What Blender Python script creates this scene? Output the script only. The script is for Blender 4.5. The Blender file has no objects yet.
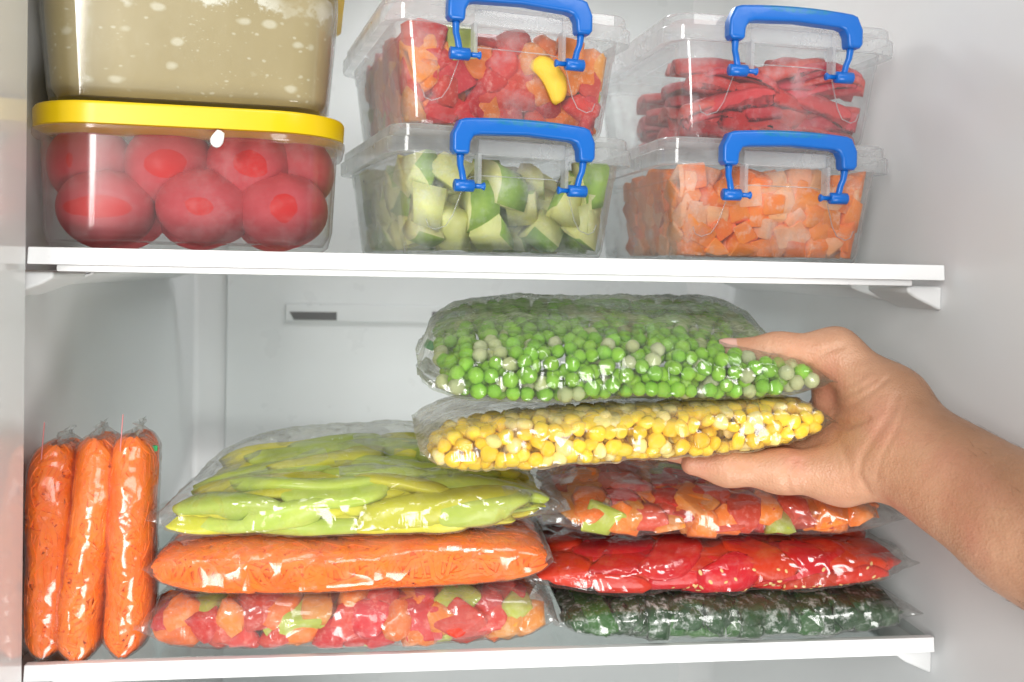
import bpy, bmesh, math, random
import numpy as np
from mathutils import Vector, Matrix, noise
from mathutils.bvhtree import BVHTree

rnd = random.Random(11)
scn = bpy.context.scene
col = scn.collection

# ------------------------------------------------------------------ camera
CAM = np.array([-.0507, -.4391, .1936]); PITCH, YAW, ROLL = .0172, .114, .019
YAW, PITCH = .114, .0172
FPX, SHY = 882.7, -59.5


def basis(p, y, r):
    cy, sy = math.cos(y), math.sin(y); cp, sp = math.cos(p), math.sin(p)
    f = np.array([sy * cp, cy * cp, -sp]); rt = np.array([cy, -sy, 0]); up = np.cross(rt, f)
    cr, sr = math.cos(r), math.sin(r)
    return cr * rt + sr * up, -sr * rt + cr * up, f


RT, UP, FW = basis(PITCH, YAW, ROLL)
cd = bpy.data.cameras.new('camera'); cam = bpy.data.objects.new('camera', cd); col.objects.link(cam)
m = Matrix.Identity(4)
for i in range(3):
    m[i][0], m[i][1], m[i][2], m[i][3] = RT[i], UP[i], -FW[i], CAM[i]
cam.matrix_world = m
cd.sensor_width = 36; cd.lens = FPX / 1024 * 36; cd.shift_y = SHY / 1024
cd.clip_start = .01; cd.clip_end = 50
cd.dof.use_dof = True; cd.dof.focus_distance = .45; cd.dof.aperture_fstop = 10
scn.camera = cam


def ray(u, v):
    return FW + RT * (u - 512) / FPX - UP * (v - 341 - SHY) / FPX


def W(u, v, y):            # point of the place at depth y seen at photograph position u, v
    r = ray(u, v); return Vector(CAM + r * (y - CAM[1]) / r[1])


# ------------------------------------------------------------------ light
world = bpy.data.worlds.new('World'); scn.world = world; world.use_nodes = True
world.node_tree.nodes['Background'].inputs[0].default_value = (.93, .96, 1, 1)
world.node_tree.nodes['Background'].inputs[1].default_value = .29


def area(name, loc, target, sx, sy, power, colour=(1, 1, 1)):
    l = bpy.data.lights.new(name, 'AREA'); l.shape = 'RECTANGLE'; l.size = sx; l.size_y = sy
    l.energy = power; l.color = colour
    o = bpy.data.objects.new(name, l); col.objects.link(o); o.location = loc
    o.rotation_euler = (Vector(target) - Vector(loc)).to_track_quat('-Z', 'Y').to_euler()
    return o


area('softbox_key', (-.52, -1.20, .40), (0, .08, .14), .30, .70, 15.5, (1, .98, .95))
area('softbox_low', (.30, -1.05, -.60), (-.05, .2, .15), .55, .5, 14.5, (1, .985, .96))
area('softbox_top', (.05, -1.10, 1.08), (0, .05, .14), .6, .4, 6, (1, .98, .95))
area('softbox_right', (.80, -1.00, .95), (-.1, .08, .14), .45, .45, 5, (1, .985, .96))
area('interior_lamp', (0, .20, .45), (0, .24, 0), .22, .06, .6, (.96, .98, 1))  # added fill brightening the upper compartment, not a known fridge lamp

scn.view_settings.view_transform = 'Standard'; scn.view_settings.look = 'None'
scn.view_settings.exposure = -.17; scn.view_settings.gamma = 1
scn.render.engine = 'CYCLES'
scn.cycles.use_denoising = True
scn.cycles.max_bounces = 10; scn.cycles.diffuse_bounces = 5; scn.cycles.glossy_bounces = 4
scn.cycles.transmission_bounces = 6; scn.cycles.transparent_max_bounces = 40
scn.cycles.caustics_reflective = False; scn.cycles.caustics_refractive = False
scn.cycles.sample_clamp_indirect = 4


# ------------------------------------------------------------------ node helpers
class NT:
    def __init__(s, name):
        s.m = bpy.data.materials.new(name); s.m.use_nodes = True
        s.t = s.m.node_tree; s.t.nodes.clear()
        s.out = s.t.nodes.new('ShaderNodeOutputMaterial')

    def n(s, typ, **kw):
        nd = s.t.nodes.new('ShaderNode' + typ)
        for k, v in kw.items():
            if k.startswith('_'):
                setattr(nd, k[1:], v)
        return nd

    def put(s, sock, v):
        if isinstance(v, bpy.types.NodeSocket):
            s.t.links.new(v, sock)
        elif isinstance(v, (tuple, list)) and len(v) == 3 and sock.type == 'RGBA':
            sock.default_value = (*v, 1)
        else:
            sock.default_value = v

    def math(s, op, a, b=0, c=0, clamp=False):
        nd = s.n('Math'); nd.operation = op; nd.use_clamp = clamp
        for i, v in enumerate((a, b, c)):
            s.put(nd.inputs[i], v)
        return nd.outputs[0]

    def vmath(s, op, a, b=(0, 0, 0)):
        nd = s.n('VectorMath'); nd.operation = op
        s.put(nd.inputs[0], a); s.put(nd.inputs[1], b)
        return nd.outputs['Value'] if op in ('LENGTH', 'DISTANCE', 'DOT_PRODUCT') else nd.outputs[0]

    def coord(s, kind='Object'):
        return s.n('TexCoord').outputs[kind]

    def noise(s, vec, scale, detail=3, rough=.55, dist=0, out='Fac'):
        nd = s.n('TexNoise'); s.put(nd.inputs['Vector'], vec)
        nd.inputs['Scale'].default_value = scale; nd.inputs['Detail'].default_value = detail
        nd.inputs['Roughness'].default_value = rough; nd.inputs['Distortion'].default_value = dist
        return nd.outputs[out]

    def voro(s, vec, scale, feature='F1', out='Distance', rand=1):
        nd = s.n('TexVoronoi'); nd.feature = feature; s.put(nd.inputs['Vector'], vec)
        nd.inputs['Scale'].default_value = scale; nd.inputs['Randomness'].default_value = rand
        return nd.outputs[out]

    def map(s, v, a, b, c=0, d=1, smooth=False):
        nd = s.n('MapRange'); nd.interpolation_type = 'SMOOTHSTEP' if smooth else 'LINEAR'
        s.put(nd.inputs[0], v)
        for i, x in enumerate((a, b, c, d)):
            s.put(nd.inputs[i + 1], x)
        return nd.outputs[0]

    def mix(s, f, a, b):
        nd = s.n('Mix'); nd.data_type = 'RGBA'
        s.put(nd.inputs[0], f); s.put(nd.inputs[6], a); s.put(nd.inputs[7], b)
        return nd.outputs[2]

    def mixs(s, f, a, b):
        nd = s.n('MixShader'); s.put(nd.inputs[0], f); s.put(nd.inputs[1], a); s.put(nd.inputs[2], b)
        return nd.outputs[0]

    def bump(s, h, strength=.3, dist=.001, normal=None):
        nd = s.n('Bump'); s.put(nd.inputs['Height'], h)
        nd.inputs['Strength'].default_value = strength; nd.inputs['Distance'].default_value = dist
        if normal is not None: s.put(nd.inputs['Normal'], normal)
        return nd.outputs[0]

    def scaled(s, vec, sc):
        return s.vmath('MULTIPLY', vec, sc)

    def pbr(s, base, rough=.4, normal=None, sss=0, sssr=(.004, .002, .001), spec=.5, metal=0, coat=0):
        p = s.n('BsdfPrincipled')
        s.put(p.inputs['Base Color'], base); s.put(p.inputs['Roughness'], rough)
        p.inputs['Specular IOR Level'].default_value = spec; p.inputs['Metallic'].default_value = metal
        p.inputs['Coat Weight'].default_value = coat; p.inputs['Coat Roughness'].default_value = .08
        if sss:
            p.inputs['Subsurface Weight'].default_value = sss
            p.inputs['Subsurface Radius'].default_value = sssr
            p.inputs['Subsurface Scale'].default_value = 1
        if normal is not None: s.put(p.inputs['Normal'], normal)
        return p.outputs[0]

    def done(s, sh):
        s.t.links.new(sh, s.out.inputs[0]); return s.m


def mat_plain(name, c, rough=.4, coat=0, var=.06, bump=0, bscale=300):
    t = NT(name); o = t.coord()
    n = t.noise(o, 25, 4)
    c2 = tuple(x * (1 - var * 2) for x in c)
    nb = t.bump(t.noise(o, bscale, 4), bump, .0005) if bump else None
    return t.done(t.pbr(t.mix(n, c2, c), t.map(n, .3, .7, rough * .85, rough * 1.15), nb, coat=coat))


def mat_clear(name, haze=.08, rough=.07, tint=(.95, .96, .96), bump=.0, frost=.0, hazecol=(.8, .82, .83)):
    """thin clear plastic sheet: lets light straight through, a little milky, glossy"""
    t = NT(name); o = t.coord('Object')
    lw = t.n('LayerWeight'); lw.inputs[0].default_value = .5
    nrm = None
    if bump:
        nrm = t.bump(t.noise(o, 60, 3), bump, .001); t.put(lw.inputs['Normal'], nrm)
    f5 = t.math('POWER', lw.outputs['Facing'], 4.5)
    fr = t.math('MULTIPLY_ADD', f5, .55, .045)
    tr = t.n('BsdfTransparent'); t.put(tr.inputs[0], tint)
    df = t.n('BsdfDiffuse'); t.put(df.inputs[0], hazecol)
    tl = t.n('BsdfTranslucent'); t.put(tl.inputs[0], hazecol)
    milk = t.mixs(.45, df.outputs[0], tl.outputs[0])
    h = t.map(t.noise(o, 30, 5, .65), .35, .75, haze * .6, haze * 1.4)
    edge = t.math('MULTIPLY_ADD', t.math('POWER', lw.outputs['Facing'], 3), .35, h)
    if frost:
        fz = t.math('MULTIPLY', t.map(t.noise(o, 45, 6, .7), .5, .68, 0, 1), frost)
        edge = t.math('ADD', edge, fz)
    base = t.mixs(t.math('MINIMUM', edge, .9), tr.outputs[0], milk)
    gl = t.n('BsdfGlossy'); gl.inputs['Roughness'].default_value = rough
    if nrm is not None: t.put(gl.inputs['Normal'], nrm)
    return t.done(t.mixs(fr, base, gl.outputs[0]))


def mat_film(name, haze=.05, rough=.165, crease=1.0, scale=55, frostcol=(.86, .86, .84), gain=.075):
    """crinkled bag film with frost on the inside where the mesh attribute 'frost' says so"""
    t = NT(name); o = t.coord('Object')
    wv = t.vmath('ADD', o, t.scaled(t.noise(o, 22, 2, out='Color'), (.02, .02, .02)))

    def facets(sc, amp):
        nd = t.n('TexVoronoi'); nd.feature = 'F1'; t.put(nd.inputs['Vector'], wv); nd.inputs['Scale'].default_value = sc
        sub = t.vmath('SUBTRACT', wv, nd.outputs['Position'])
        rv = t.vmath('SUBTRACT', nd.outputs['Color'], (.5, .5, .5))
        return t.math('MULTIPLY', t.vmath('DOT_PRODUCT', sub, rv), amp)
    h = t.math('ADD', facets(scale * .55, 1.25), facets(scale * 1.4, .40))
    rid = t.math('ABSOLUTE', t.math('SUBTRACT', t.noise(o, 30, 1, .4, .8), .5))
    h = t.math('ADD', h, t.math('MULTIPLY', t.math('POWER', t.math('SUBTRACT', 1, t.math('MULTIPLY', rid, 4, clamp=True)), 2), .0012))
    h = t.math('ADD', h, t.math('MULTIPLY', t.noise(o, 220, 2), .00006))
    nrm = t.bump(h, .75 * crease, 1.0)
    lw = t.n('LayerWeight'); lw.inputs[0].default_value = .5; t.put(lw.inputs['Normal'], nrm)
    f5 = t.math('POWER', lw.outputs['Facing'], 4)
    fr = t.math('MULTIPLY_ADD', f5, .5, gain)
    at = t.n('Attribute'); at.attribute_name = 'frost'
    fz = t.math('MULTIPLY', at.outputs['Fac'], t.map(t.noise(o, 90, 5, .7), .3, .62, .25, 1))
    st = t.noise(t.vmath('ADD', t.scaled(o, (26, 120, 120)), t.scaled(t.noise(o, 16, 2, out='Color'), (3, 7, 7))), 1, 2, .5)
    st = t.map(t.math('ABSOLUTE', t.math('SUBTRACT', st, .5)), 0, .022, 1, 0)  # thin white lines: wrinkle highlights painted into the milky part of the film
    fz = t.math('ADD', fz, t.math('MULTIPLY', st, t.math('MULTIPLY_ADD', at.outputs['Fac'], .6, .0)))
    tr = t.n('BsdfTransparent'); t.put(tr.inputs[0], (.96, .965, .955))
    df = t.n('BsdfDiffuse'); t.put(df.inputs[0], frostcol)
    tl = t.n('BsdfTranslucent'); t.put(tl.inputs[0], frostcol)
    milk = t.mixs(.4, df.outputs[0], tl.outputs[0])
    hz = t.math('MULTIPLY_ADD', t.math('POWER', lw.outputs['Facing'], 3), .15, haze)
    base = t.mixs(t.math('MINIMUM', t.math('ADD', hz, fz), .92), tr.outputs[0], milk)
    gl = t.n('BsdfGlossy'); gl.inputs['Roughness'].default_value = rough; t.put(gl.inputs['Normal'], nrm)
    return t.done(t.mixs(fr, base, gl.outputs[0]))


def mat_veg(name, cols, rough=.35, frost=.25, fscale=70, frostcol=(.85, .8, .78), bump=.35, bscale=220, sss=0, sssr=(.003, .001, .0005), fthr=.52, var=1.0):
    """frozen vegetable flesh: two tones, per-piece tint, patches of rime"""
    t = NT(name); o = t.coord('Object')
    oi = t.n('ObjectInfo')
    vec = t.vmath('ADD', o, t.vmath('MULTIPLY', oi.outputs['Random'], (7.3, 3.1, 5.7)))
    n = t.noise(vec, 60, 4, .6)
    c = t.mix(t.map(n, .3, .7), cols[0], cols[1])
    hv = t.n('HueSaturation'); t.put(hv.inputs['Color'], c)
    t.put(hv.inputs['Hue'], t.map(oi.outputs['Random'], 0, 1, .5 - .006 * var, .5 + .008 * var))
    t.put(hv.inputs['Value'], t.map(t.math('FRACT', t.math('MULTIPLY', oi.outputs['Random'], 17.3)), 0, 1, 1 - .14 * var, 1 + .1 * var))
    c = hv.outputs[0]
    base_f = t.map(t.math('FRACT', t.math('MULTIPLY', oi.outputs['Random'], 7.7)), 0, 1, .35, 1.25)
    fr = t.math('MULTIPLY', t.map(t.noise(vec, fscale, 6, .72), fthr, fthr + .16), frost, clamp=True)
    fr = t.math('MULTIPLY', fr, base_f, clamp=True)
    c = t.mix(fr, c, frostcol)
    h = t.math('ADD', t.math('MULTIPLY', t.noise(vec, bscale, 4), .6), t.math('MULTIPLY', n, .6))
    nb = t.bump(h, bump, .0012)
    r = t.math('MULTIPLY_ADD', fr, .35, rough)
    return t.done(t.pbr(c, r, nb, sss=sss, sssr=sssr, spec=.22))


# ------------------------------------------------------------------ object helpers
def link(name, me, parent=None):
    o = bpy.data.objects.new(name, me); col.objects.link(o)
    if parent is not None: o.parent = parent
    return o


def tag(o, label=None, cat=None, group=None, kind=None):
    if label: o['label'] = label
    if cat: o['category'] = cat
    if group: o['group'] = group
    if kind: o['kind'] = kind
    return o


def thing(name, label, cat, loc=(0, 0, 0), rz=0, group=None, matrix=None):
    o = bpy.data.objects.new(name, None); col.objects.link(o)
    o.empty_display_size = .01
    if matrix is not None: o.matrix_world = matrix
    else: o.location = loc; o.rotation_euler = (0, 0, rz)
    return tag(o, label, cat, group)


def mesh(name, v, f, mat, parent=None, smooth=True, fm=None):
    me = bpy.data.meshes.new(name); me.from_pydata([tuple(p) for p in v], [], [tuple(q) for q in f])
    mats = mat if isinstance(mat, (list, tuple)) else [mat]
    for x in mats: me.materials.append(x)
    if fm is not None: me.polygons.foreach_set('material_index', fm)
    me.polygons.foreach_set('use_smooth', [smooth] * len(me.polygons))
    me.update()
    return link(name, me, parent)


def from_bm(name, bm, mat, parent=None, smooth=True):
    me = bpy.data.meshes.new(name); bm.to_mesh(me); bm.free()
    for x in (mat if isinstance(mat, (list, tuple)) else [mat]): me.materials.append(x)
    me.polygons.foreach_set('use_smooth', [smooth] * len(me.polygons))
    return link(name, me, parent)


def bm_box(bm, c, s, bev=0, seg=2, rot=None):
    r = bmesh.ops.create_cube(bm, size=1)
    vs = r['verts']
    M = Matrix.Translation(c) @ (rot.to_4x4() if rot else Matrix.Identity(4)) @ Matrix.Diagonal((*s, 1))
    bmesh.ops.transform(bm, matrix=M, verts=vs)
    if bev:
        es = list({e for v in vs for e in v.link_edges})
        bmesh.ops.bevel(bm, geom=es, offset=bev, segments=seg, profile=.5, affect='EDGES')


def box(name, c, s, mat, parent=None, bev=.001, seg=2, smooth=False, rot=None):
    bm = bmesh.new(); bm_box(bm, c, s, bev, seg, rot)
    o = from_bm(name, bm, mat, parent, smooth)
    if bev: shade(o)
    return o


def shade(o, ang=40):
    me = o.data
    me.polygons.foreach_set('use_smooth', [True] * len(me.polygons))
    bm = bmesh.new(); bm.from_mesh(me)
    for e in bm.edges:
        if len(e.link_faces) == 2 and e.calc_face_angle(0) > math.radians(ang): e.smooth = False
    bm.to_mesh(me); bm.free()
    wn = o.modifiers.new('face_weighted_normals', 'WEIGHTED_NORMAL'); wn.keep_sharp = True; wn.weight = 100


def tube(name, pts, r, mat, parent=None, n=8, caps=True):
    pts = [Vector(p) for p in pts]; V = []; F = []
    rr = r if isinstance(r, (list, tuple)) else [r] * len(pts)
    up = Vector((.3, .5, .81)).normalized()
    for i, p in enumerate(pts):
        d = (pts[min(i + 1, len(pts) - 1)] - pts[max(i - 1, 0)]).normalized()
        a = d.cross(up).normalized(); b = d.cross(a)
        for k in range(n):
            t = 2 * math.pi * k / n
            V.append(p + (a * math.cos(t) + b * math.sin(t)) * rr[i])
    for i in range(len(pts) - 1):
        for k in range(n):
            F.append((i * n + k, i * n + (k + 1) % n, (i + 1) * n + (k + 1) % n, (i + 1) * n + k))
    if caps:
        F.append(tuple(range(n))[::-1]); F.append(tuple(range((len(pts) - 1) * n, len(pts) * n)))
    return mesh(name, V, F, mat, parent)


def rrect(a, b, r, n=10):
    """rounded rectangle outline, half sizes a, b"""
    r = min(r, a - 1e-4, b - 1e-4); P = []
    for cx, cy, t0 in ((a - r, b - r, 0), (-a + r, b - r, 90), (-a + r, -b + r, 180), (a - r, -b + r, 270)):
        for k in range(n + 1):
            t = math.radians(t0 + 90 * k / n); P.append((cx + r * math.cos(t), cy + r * math.sin(t)))
    return P


def loft(name, rings, mat, parent=None, cap0=True, cap1=False, n=10, sharp=35):
    """rings: (half width, half depth, corner radius, z)"""
    V = []; F = []; k = 4 * (n + 1)
    for a, b, r, z in rings: V += [(x, y, z) for x, y in rrect(a, b, r, n)]
    for i in range(len(rings) - 1):
        for j in range(k):
            F.append((i * k + j, i * k + (j + 1) % k, (i + 1) * k + (j + 1) % k, (i + 1) * k + j))
    if cap0: F.append(tuple(range(k))[::-1])
    if cap1: F.append(tuple(range((len(rings) - 1) * k, len(rings) * k)))
    o = mesh(name, V, F, mat, parent); shade(o, sharp); return o


# ------------------------------------------------------------------ materials
M = {}
M['liner'] = mat_plain('fridge_liner', (.775, .785, .785), .42, var=.02)
M['liner_gloss'] = mat_plain('fridge_collar', (.78, .79, .78), .09, coat=1, var=.02)
M['panel'] = mat_plain('fridge_back_panel', (.76, .785, .785), .3, var=.02)
M['trim'] = mat_plain('white_trim', (.86, .87, .87), .3, var=.01)
M['slot'] = mat_plain('vent_dark', (.16, .16, .16), .6)  # dark colour standing in for shade inside the vent openings
M['yellow'] = mat_plain('yellow_lid', (.74, .51, .002), .33, var=.03)
M['blue'] = None
M['clear'] = mat_clear('clear_box_plastic', .055, .06, frost=.20)
M['lidclear'] = mat_clear('clear_lid_plastic', .26, .10)
M['ridge'] = mat_clear('clear_plastic_ridge', .32, .12)
M['tub'] = mat_clear('hazy_tub_plastic', .04, .15, frost=.09, hazecol=(.74, .60, .60))  # pink haze tint holds the red light scattered by the tomatoes
M['tub2'] = mat_clear('broth_tub_plastic', .015, .06)
M['film'] = mat_film('bag_film', .012)
M['film_taut'] = mat_film('bag_film_taut', .003, crease=.8, scale=38)
M['film_up'] = mat_film('bag_film_upright', .003, crease=.6, scale=34)
M['film_pea'] = mat_film('bag_film_olive_frost', .004, frostcol=(.58, .61, .48))  # frost colour darkened to olive to carry the shade under the upper shelf
M['film_corn'] = mat_film('bag_film_cream_frost', .004, frostcol=(.84, .78, .60))
M['film_hazy'] = mat_film('bag_film_hazy', .10, crease=.7)
M['pink'] = mat_plain('pink_zip', (.58, .2, .2), .4)
M['green_tag'] = mat_plain('green_zip', (.02, .42, .12), .4)

t = NT('shelf_glass')
lw = t.n('LayerWeight'); lw.inputs[0].default_value = .5
tr = t.n('BsdfTransparent'); t.put(tr.inputs[0], (.90, .93, .92))
gl = t.n('BsdfGlossy'); gl.inputs['Roughness'].default_value = .03
M['glass'] = t.done(t.mixs(t.math('MULTIPLY_ADD', t.math('POWER', lw.outputs['Facing'], 5), .9, .04), tr.outputs[0], gl.outputs[0]))

t = NT('blue_handle'); o = t.coord('Object')
sp = t.n('SeparateXYZ'); t.put(sp.inputs[0], o)
e = t.math('ADD', t.math('POWER', t.math('DIVIDE', sp.outputs[0], .021), 4), t.math('POWER', t.math('DIVIDE', t.math('SUBTRACT', sp.outputs[2], .0185), .0026), 2))
mk = t.math('MULTIPLY', t.map(e, .6, 1.3, 1, 0), t.map(t.noise(o, 420, 3), .4, .6, .25, .8))
M['blue'] = t.done(t.pbr(t.mix(mk, (.004, .12, .47), (.006, .17, .28)), .3, t.bump(t.noise(o, 500, 2), .08, .0004)))

M['tomato_frz'] = None
M['carrot'] = mat_veg('carrot_flesh', ((.90, .165, .008), (.96, .25, .022)), .4, .7, 170, (.95, .62, .47), .3, sss=.15, sssr=(.004, .0015, .0005))
M['carrot_pale'] = mat_veg('carrot_frosted', ((.91, .31, .11), (.93, .44, .23)), .5, .6, 90, (.95, .74, .64), .3)
M['grated'] = mat_veg('grated_carrot', ((.90, .14, .001), (.97, .215, .004)), .38, .14, 80, (.95, .55, .38), .5, 300, var=.25)
M['red'] = mat_veg('red_pepper', ((.56, .016, .012), (.68, .04, .022)), .32, .55, 240, (.88, .42, .36), .6)
M['red_pink'] = mat_veg('red_frosted', ((.58, .022, .016), (.68, .055, .035)), .4, .5, 240, (.86, .36, .28), .5)
M['orange'] = mat_veg('orange_pepper', ((.80, .15, .012), (.86, .24, .03)), .35, .5, 240, (.92, .62, .45), .4)
M['amber'] = mat_veg('amber_tomato', ((.74, .22, .025), (.80, .33, .07)), .4, .5, 240, (.92, .72, .5), .5)
M['lime'] = mat_veg('green_pepper', ((.36, .43, .035), (.52, .56, .10)), .33, .4, 80, (.75, .76, .5), .3)
M['yelgreen'] = mat_veg('yellow_green_pepper', ((.62, .60, .03), (.74, .69, .06)), .25, .12, 50, (.78, .76, .4), .12, 90, sss=.12, sssr=(.003, .003, .0005))
M['greenpep'] = mat_veg('light_green_pepper', ((.44, .58, .06), (.58, .67, .12)), .25, .12, 50, (.78, .8, .5), .12, 90, sss=.12, sssr=(.003, .003, .0005))
M['yellow_pep'] = mat_veg('yellow_pepper', ((.82, .48, .02), (.88, .60, .06)), .3, .3)
M['slicered'] = mat_veg('red_slice', ((.56, .008, .006), (.66, .022, .010)), .2, .22, 70, (.85, .25, .15), .4, 160, sss=.15, sssr=(.004, .001, .0005))
M['wine'] = mat_veg('dark_red_strip', ((.58, .018, .026), (.66, .05, .05)), .33, .6, 160, (.80, .36, .36), .6)
M['seed'] = mat_plain('pale_seed', (.85, .55, .2), .4)
M['pea'] = mat_veg('green_pea', ((.17, .42, .016), (.29, .56, .045)), .35, .3, 260, (.62, .72, .5), .25, 500, sss=.12, sssr=(.002, .003, .0005))
M['pea_pale'] = mat_veg('frosted_pea', ((.40, .48, .15), (.54, .58, .28)), .5, .4, 260, (.85, .85, .75), .5, 600, fthr=.42)
M['corn'] = mat_veg('corn_kernel', ((.92, .56, .010), (.96, .68, .045)), .33, .35, 200, (.95, .85, .55), .25, 400, sss=.12, sssr=(.003, .002, .0005))
M['corn_pale'] = mat_veg('frosted_corn', ((.93, .72, .16), (.95, .80, .34)), .45, .6, 200, (.95, .88, .7), .4, 500)
M['leaf'] = mat_veg('dark_leaf', ((.006, .030, .006), (.018, .080, .013)), .35, .9, 190, (.66, .69, .67), .9, 260, fthr=.51)
M['leaf_bright'] = mat_veg('green_leaf', ((.015, .075, .008), (.04, .15, .015)), .3, .45, 330, (.6, .66, .6), .5, 300)
M['zflesh'] = mat_veg('zucchini_flesh', ((.76, .73, .22), (.83, .81, .38)), .4, .5, 110, (.88, .88, .66), .35, sss=.1)
M['zskin'] = mat_veg('zucchini_skin', ((.20, .36, .035), (.38, .52, .08)), .35, .35, 110, (.7, .78, .5), .35)

# frozen tomato: rime all over, rubbed bare where it touches the tub
t = NT('frozen_tomato'); o = t.coord('Object'); oi = t.n('ObjectInfo')
at = t.n('Attribute'); at.attribute_type = 'OBJECT'; at.attribute_name = 'patch'
wob = t.vmath('ADD', o, t.scaled(t.noise(t.vmath('ADD', o, t.vmath('MULTIPLY', oi.outputs['Random'], (3.7, 9.1, 5.3))), 55, 3, out='Color'), (.006, 0, .006)))
sp = t.n('SeparateXYZ'); t.put(sp.inputs[0], t.vmath('SUBTRACT', wob, (.003, 0, .003)))
av = t.n('SeparateXYZ'); t.put(av.inputs[0], at.outputs['Vector'])
d = t.math('SQRT', t.math('ADD', t.math('POWER', t.math('DIVIDE', sp.outputs[0], av.outputs[0]), 2), t.math('POWER', t.math('DIVIDE', sp.outputs[2], av.outputs[1]), 2)))
mask = t.math('MULTIPLY', t.map(d, .94, 1.0, 1, 0), t.math('LESS_THAN', sp.outputs[1], 0))
rime = t.mix(t.map(t.noise(o, 60, 6, .7), .3, .7), (.50, .032, .042), (.58, .080, .095))
M['tomato_frz'] = t.done(t.pbr(t.mix(mask, rime, (.60, .006, .005)), t.map(mask, 0, 1, .5, .35), t.bump(t.noise(o, 200, 4), .15, .0006), spec=.15))

t = NT('frozen_broth'); o = t.coord('Object')
sp = t.n('SeparateXYZ'); t.put(sp.inputs[0], o)
b = t.mix(t.noise(o, 28, 4), (.36, .275, .125), (.49, .385, .195))
flat = t.scaled(o, (1, 1, 1.6))
wq = t.vmath('ADD', flat, t.scaled(t.noise(o, 60, 3, out='Color'), (.008, .008, .008)))
vz = t.voro(wq, 62)
spots = t.math('MULTIPLY', t.map(vz, .14, .26, 1, 0), t.map(t.voro(wq, 62, out='Color'), .42, .47))
vz2 = t.voro(wq, 150)
spots = t.math('MAXIMUM', spots, t.math('MULTIPLY', t.map(vz2, .1, .2, .8, 0), t.map(t.noise(o, 30, 2), .4, .5)))
fat = t.map(t.math('ADD', sp.outputs[2], t.math('MULTIPLY', t.math('SUBTRACT', t.noise(o, 48, 6, .7), .5), .06)), .0535, .0575)
fat = t.math('MULTIPLY', fat, t.map(t.noise(o, 20, 3), .46, .6))
vz3 = t.voro(wq, 330)
fine = t.math('MULTIPLY', t.map(vz3, .1, .2, .7, 0), t.map(t.noise(o, 40, 3), .48, .6))
b = t.mix(t.math('MULTIPLY', t.math('MAXIMUM', spots, fine), .55), b, (.78, .72, .56))
b = t.mix(t.math('MULTIPLY', fat, .85), b, (.84, .80, .68))
M['broth'] = t.done(t.pbr(b, .35, t.bump(t.noise(o, 90, 4), .2, .001)))

# skin
t = NT('skin'); o = t.coord('Object')
sp = t.n('SeparateXYZ'); t.put(sp.inputs[0], o)
n = t.noise(o, 45, 5, .6)
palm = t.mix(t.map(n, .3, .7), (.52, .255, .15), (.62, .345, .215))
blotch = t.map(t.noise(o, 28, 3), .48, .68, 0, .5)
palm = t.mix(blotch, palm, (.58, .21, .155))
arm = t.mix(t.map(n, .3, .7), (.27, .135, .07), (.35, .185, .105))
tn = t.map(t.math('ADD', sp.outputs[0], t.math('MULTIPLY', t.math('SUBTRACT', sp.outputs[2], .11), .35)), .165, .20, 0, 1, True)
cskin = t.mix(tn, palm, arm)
hair = t.noise(t.scaled(o, (400, 400, 2200)), 1, 2)
cskin = t.mix(t.math('MULTIPLY', tn, t.map(t.noise(t.scaled(o, (90, 90, 700)), 1, 3), .58, .72, 0, .22)), cskin, (.2, .11, .06))
cell = t.voro(o, 900, 'F1')
hb = t.math('ADD', t.math('MULTIPLY', cell, .35), t.math('MULTIPLY', t.noise(o, 160, 5), .9))
wr = t.noise(t.scaled(o, (60, 60, 260)), 1, 4)
hb = t.math('ADD', hb, t.math('MULTIPLY', wr, .5))
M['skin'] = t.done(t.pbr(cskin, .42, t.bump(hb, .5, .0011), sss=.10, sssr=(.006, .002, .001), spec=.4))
M['nail'] = mat_plain('finger_nail', (.72, .42, .34), .25, coat=.3)

# ------------------------------------------------------------------ refrigerator
H = .1976; XW = .2345; XL = -.2450; YB = .387; YF = -.072; ZT = .46; ZB = -.26
fr = thing('refrigerator', 'open white refrigerator compartment with grey-white walls around the frozen food', 'refrigerator', (0, YB, 0))


def sweep(name, prof, z0, z1, mat, parent):
    V = []; F = []
    for x, y in prof: V += [(x, y - YB, z0), (x, y - YB, z1)]
    for i in range(len(prof) - 1): F.append((2 * i, 2 * i + 2, 2 * i + 3, 2 * i + 1))
    o = mesh(name, V, F, mat, parent); shade(o, 50); return o


def arc(cx, cy, r, t0, t1, n=10):
    return [(cx + r * math.cos(math.radians(t0 + (t1 - t0) * k / n)), cy + r * math.sin(math.radians(t0 + (t1 - t0) * k / n))) for k in range(n + 1)]


def solid_wall(name, inner, outer, z0, z1, mat, parent):
    """closed wall between an inner and an outer outline"""
    V = []; F = []
    n = len(inner)
    for P in (inner, outer):
        for x, y in P: V += [(x, y - YB, z0), (x, y - YB, z1)]
    for i in range(n - 1):
        F.append((2 * i, 2 * i + 2, 2 * i + 3, 2 * i + 1)); b = 2 * n
        F.append((b + 2 * i, b + 2 * i + 1, b + 2 * i + 3, b + 2 * i + 2))
        F.append((2 * i, b + 2 * i, b + 2 * i + 2, 2 * i + 2)); F.append((2 * i + 1, 2 * i + 3, b + 2 * i + 3, b + 2 * i + 1))
    for i in (0, n - 1):
        F.append((2 * i, 2 * i + 1, 2 * n + 2 * i + 1, 2 * n + 2 * i))
    o = mesh(name, V, F, mat, parent); shade(o, 50); return o


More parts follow.
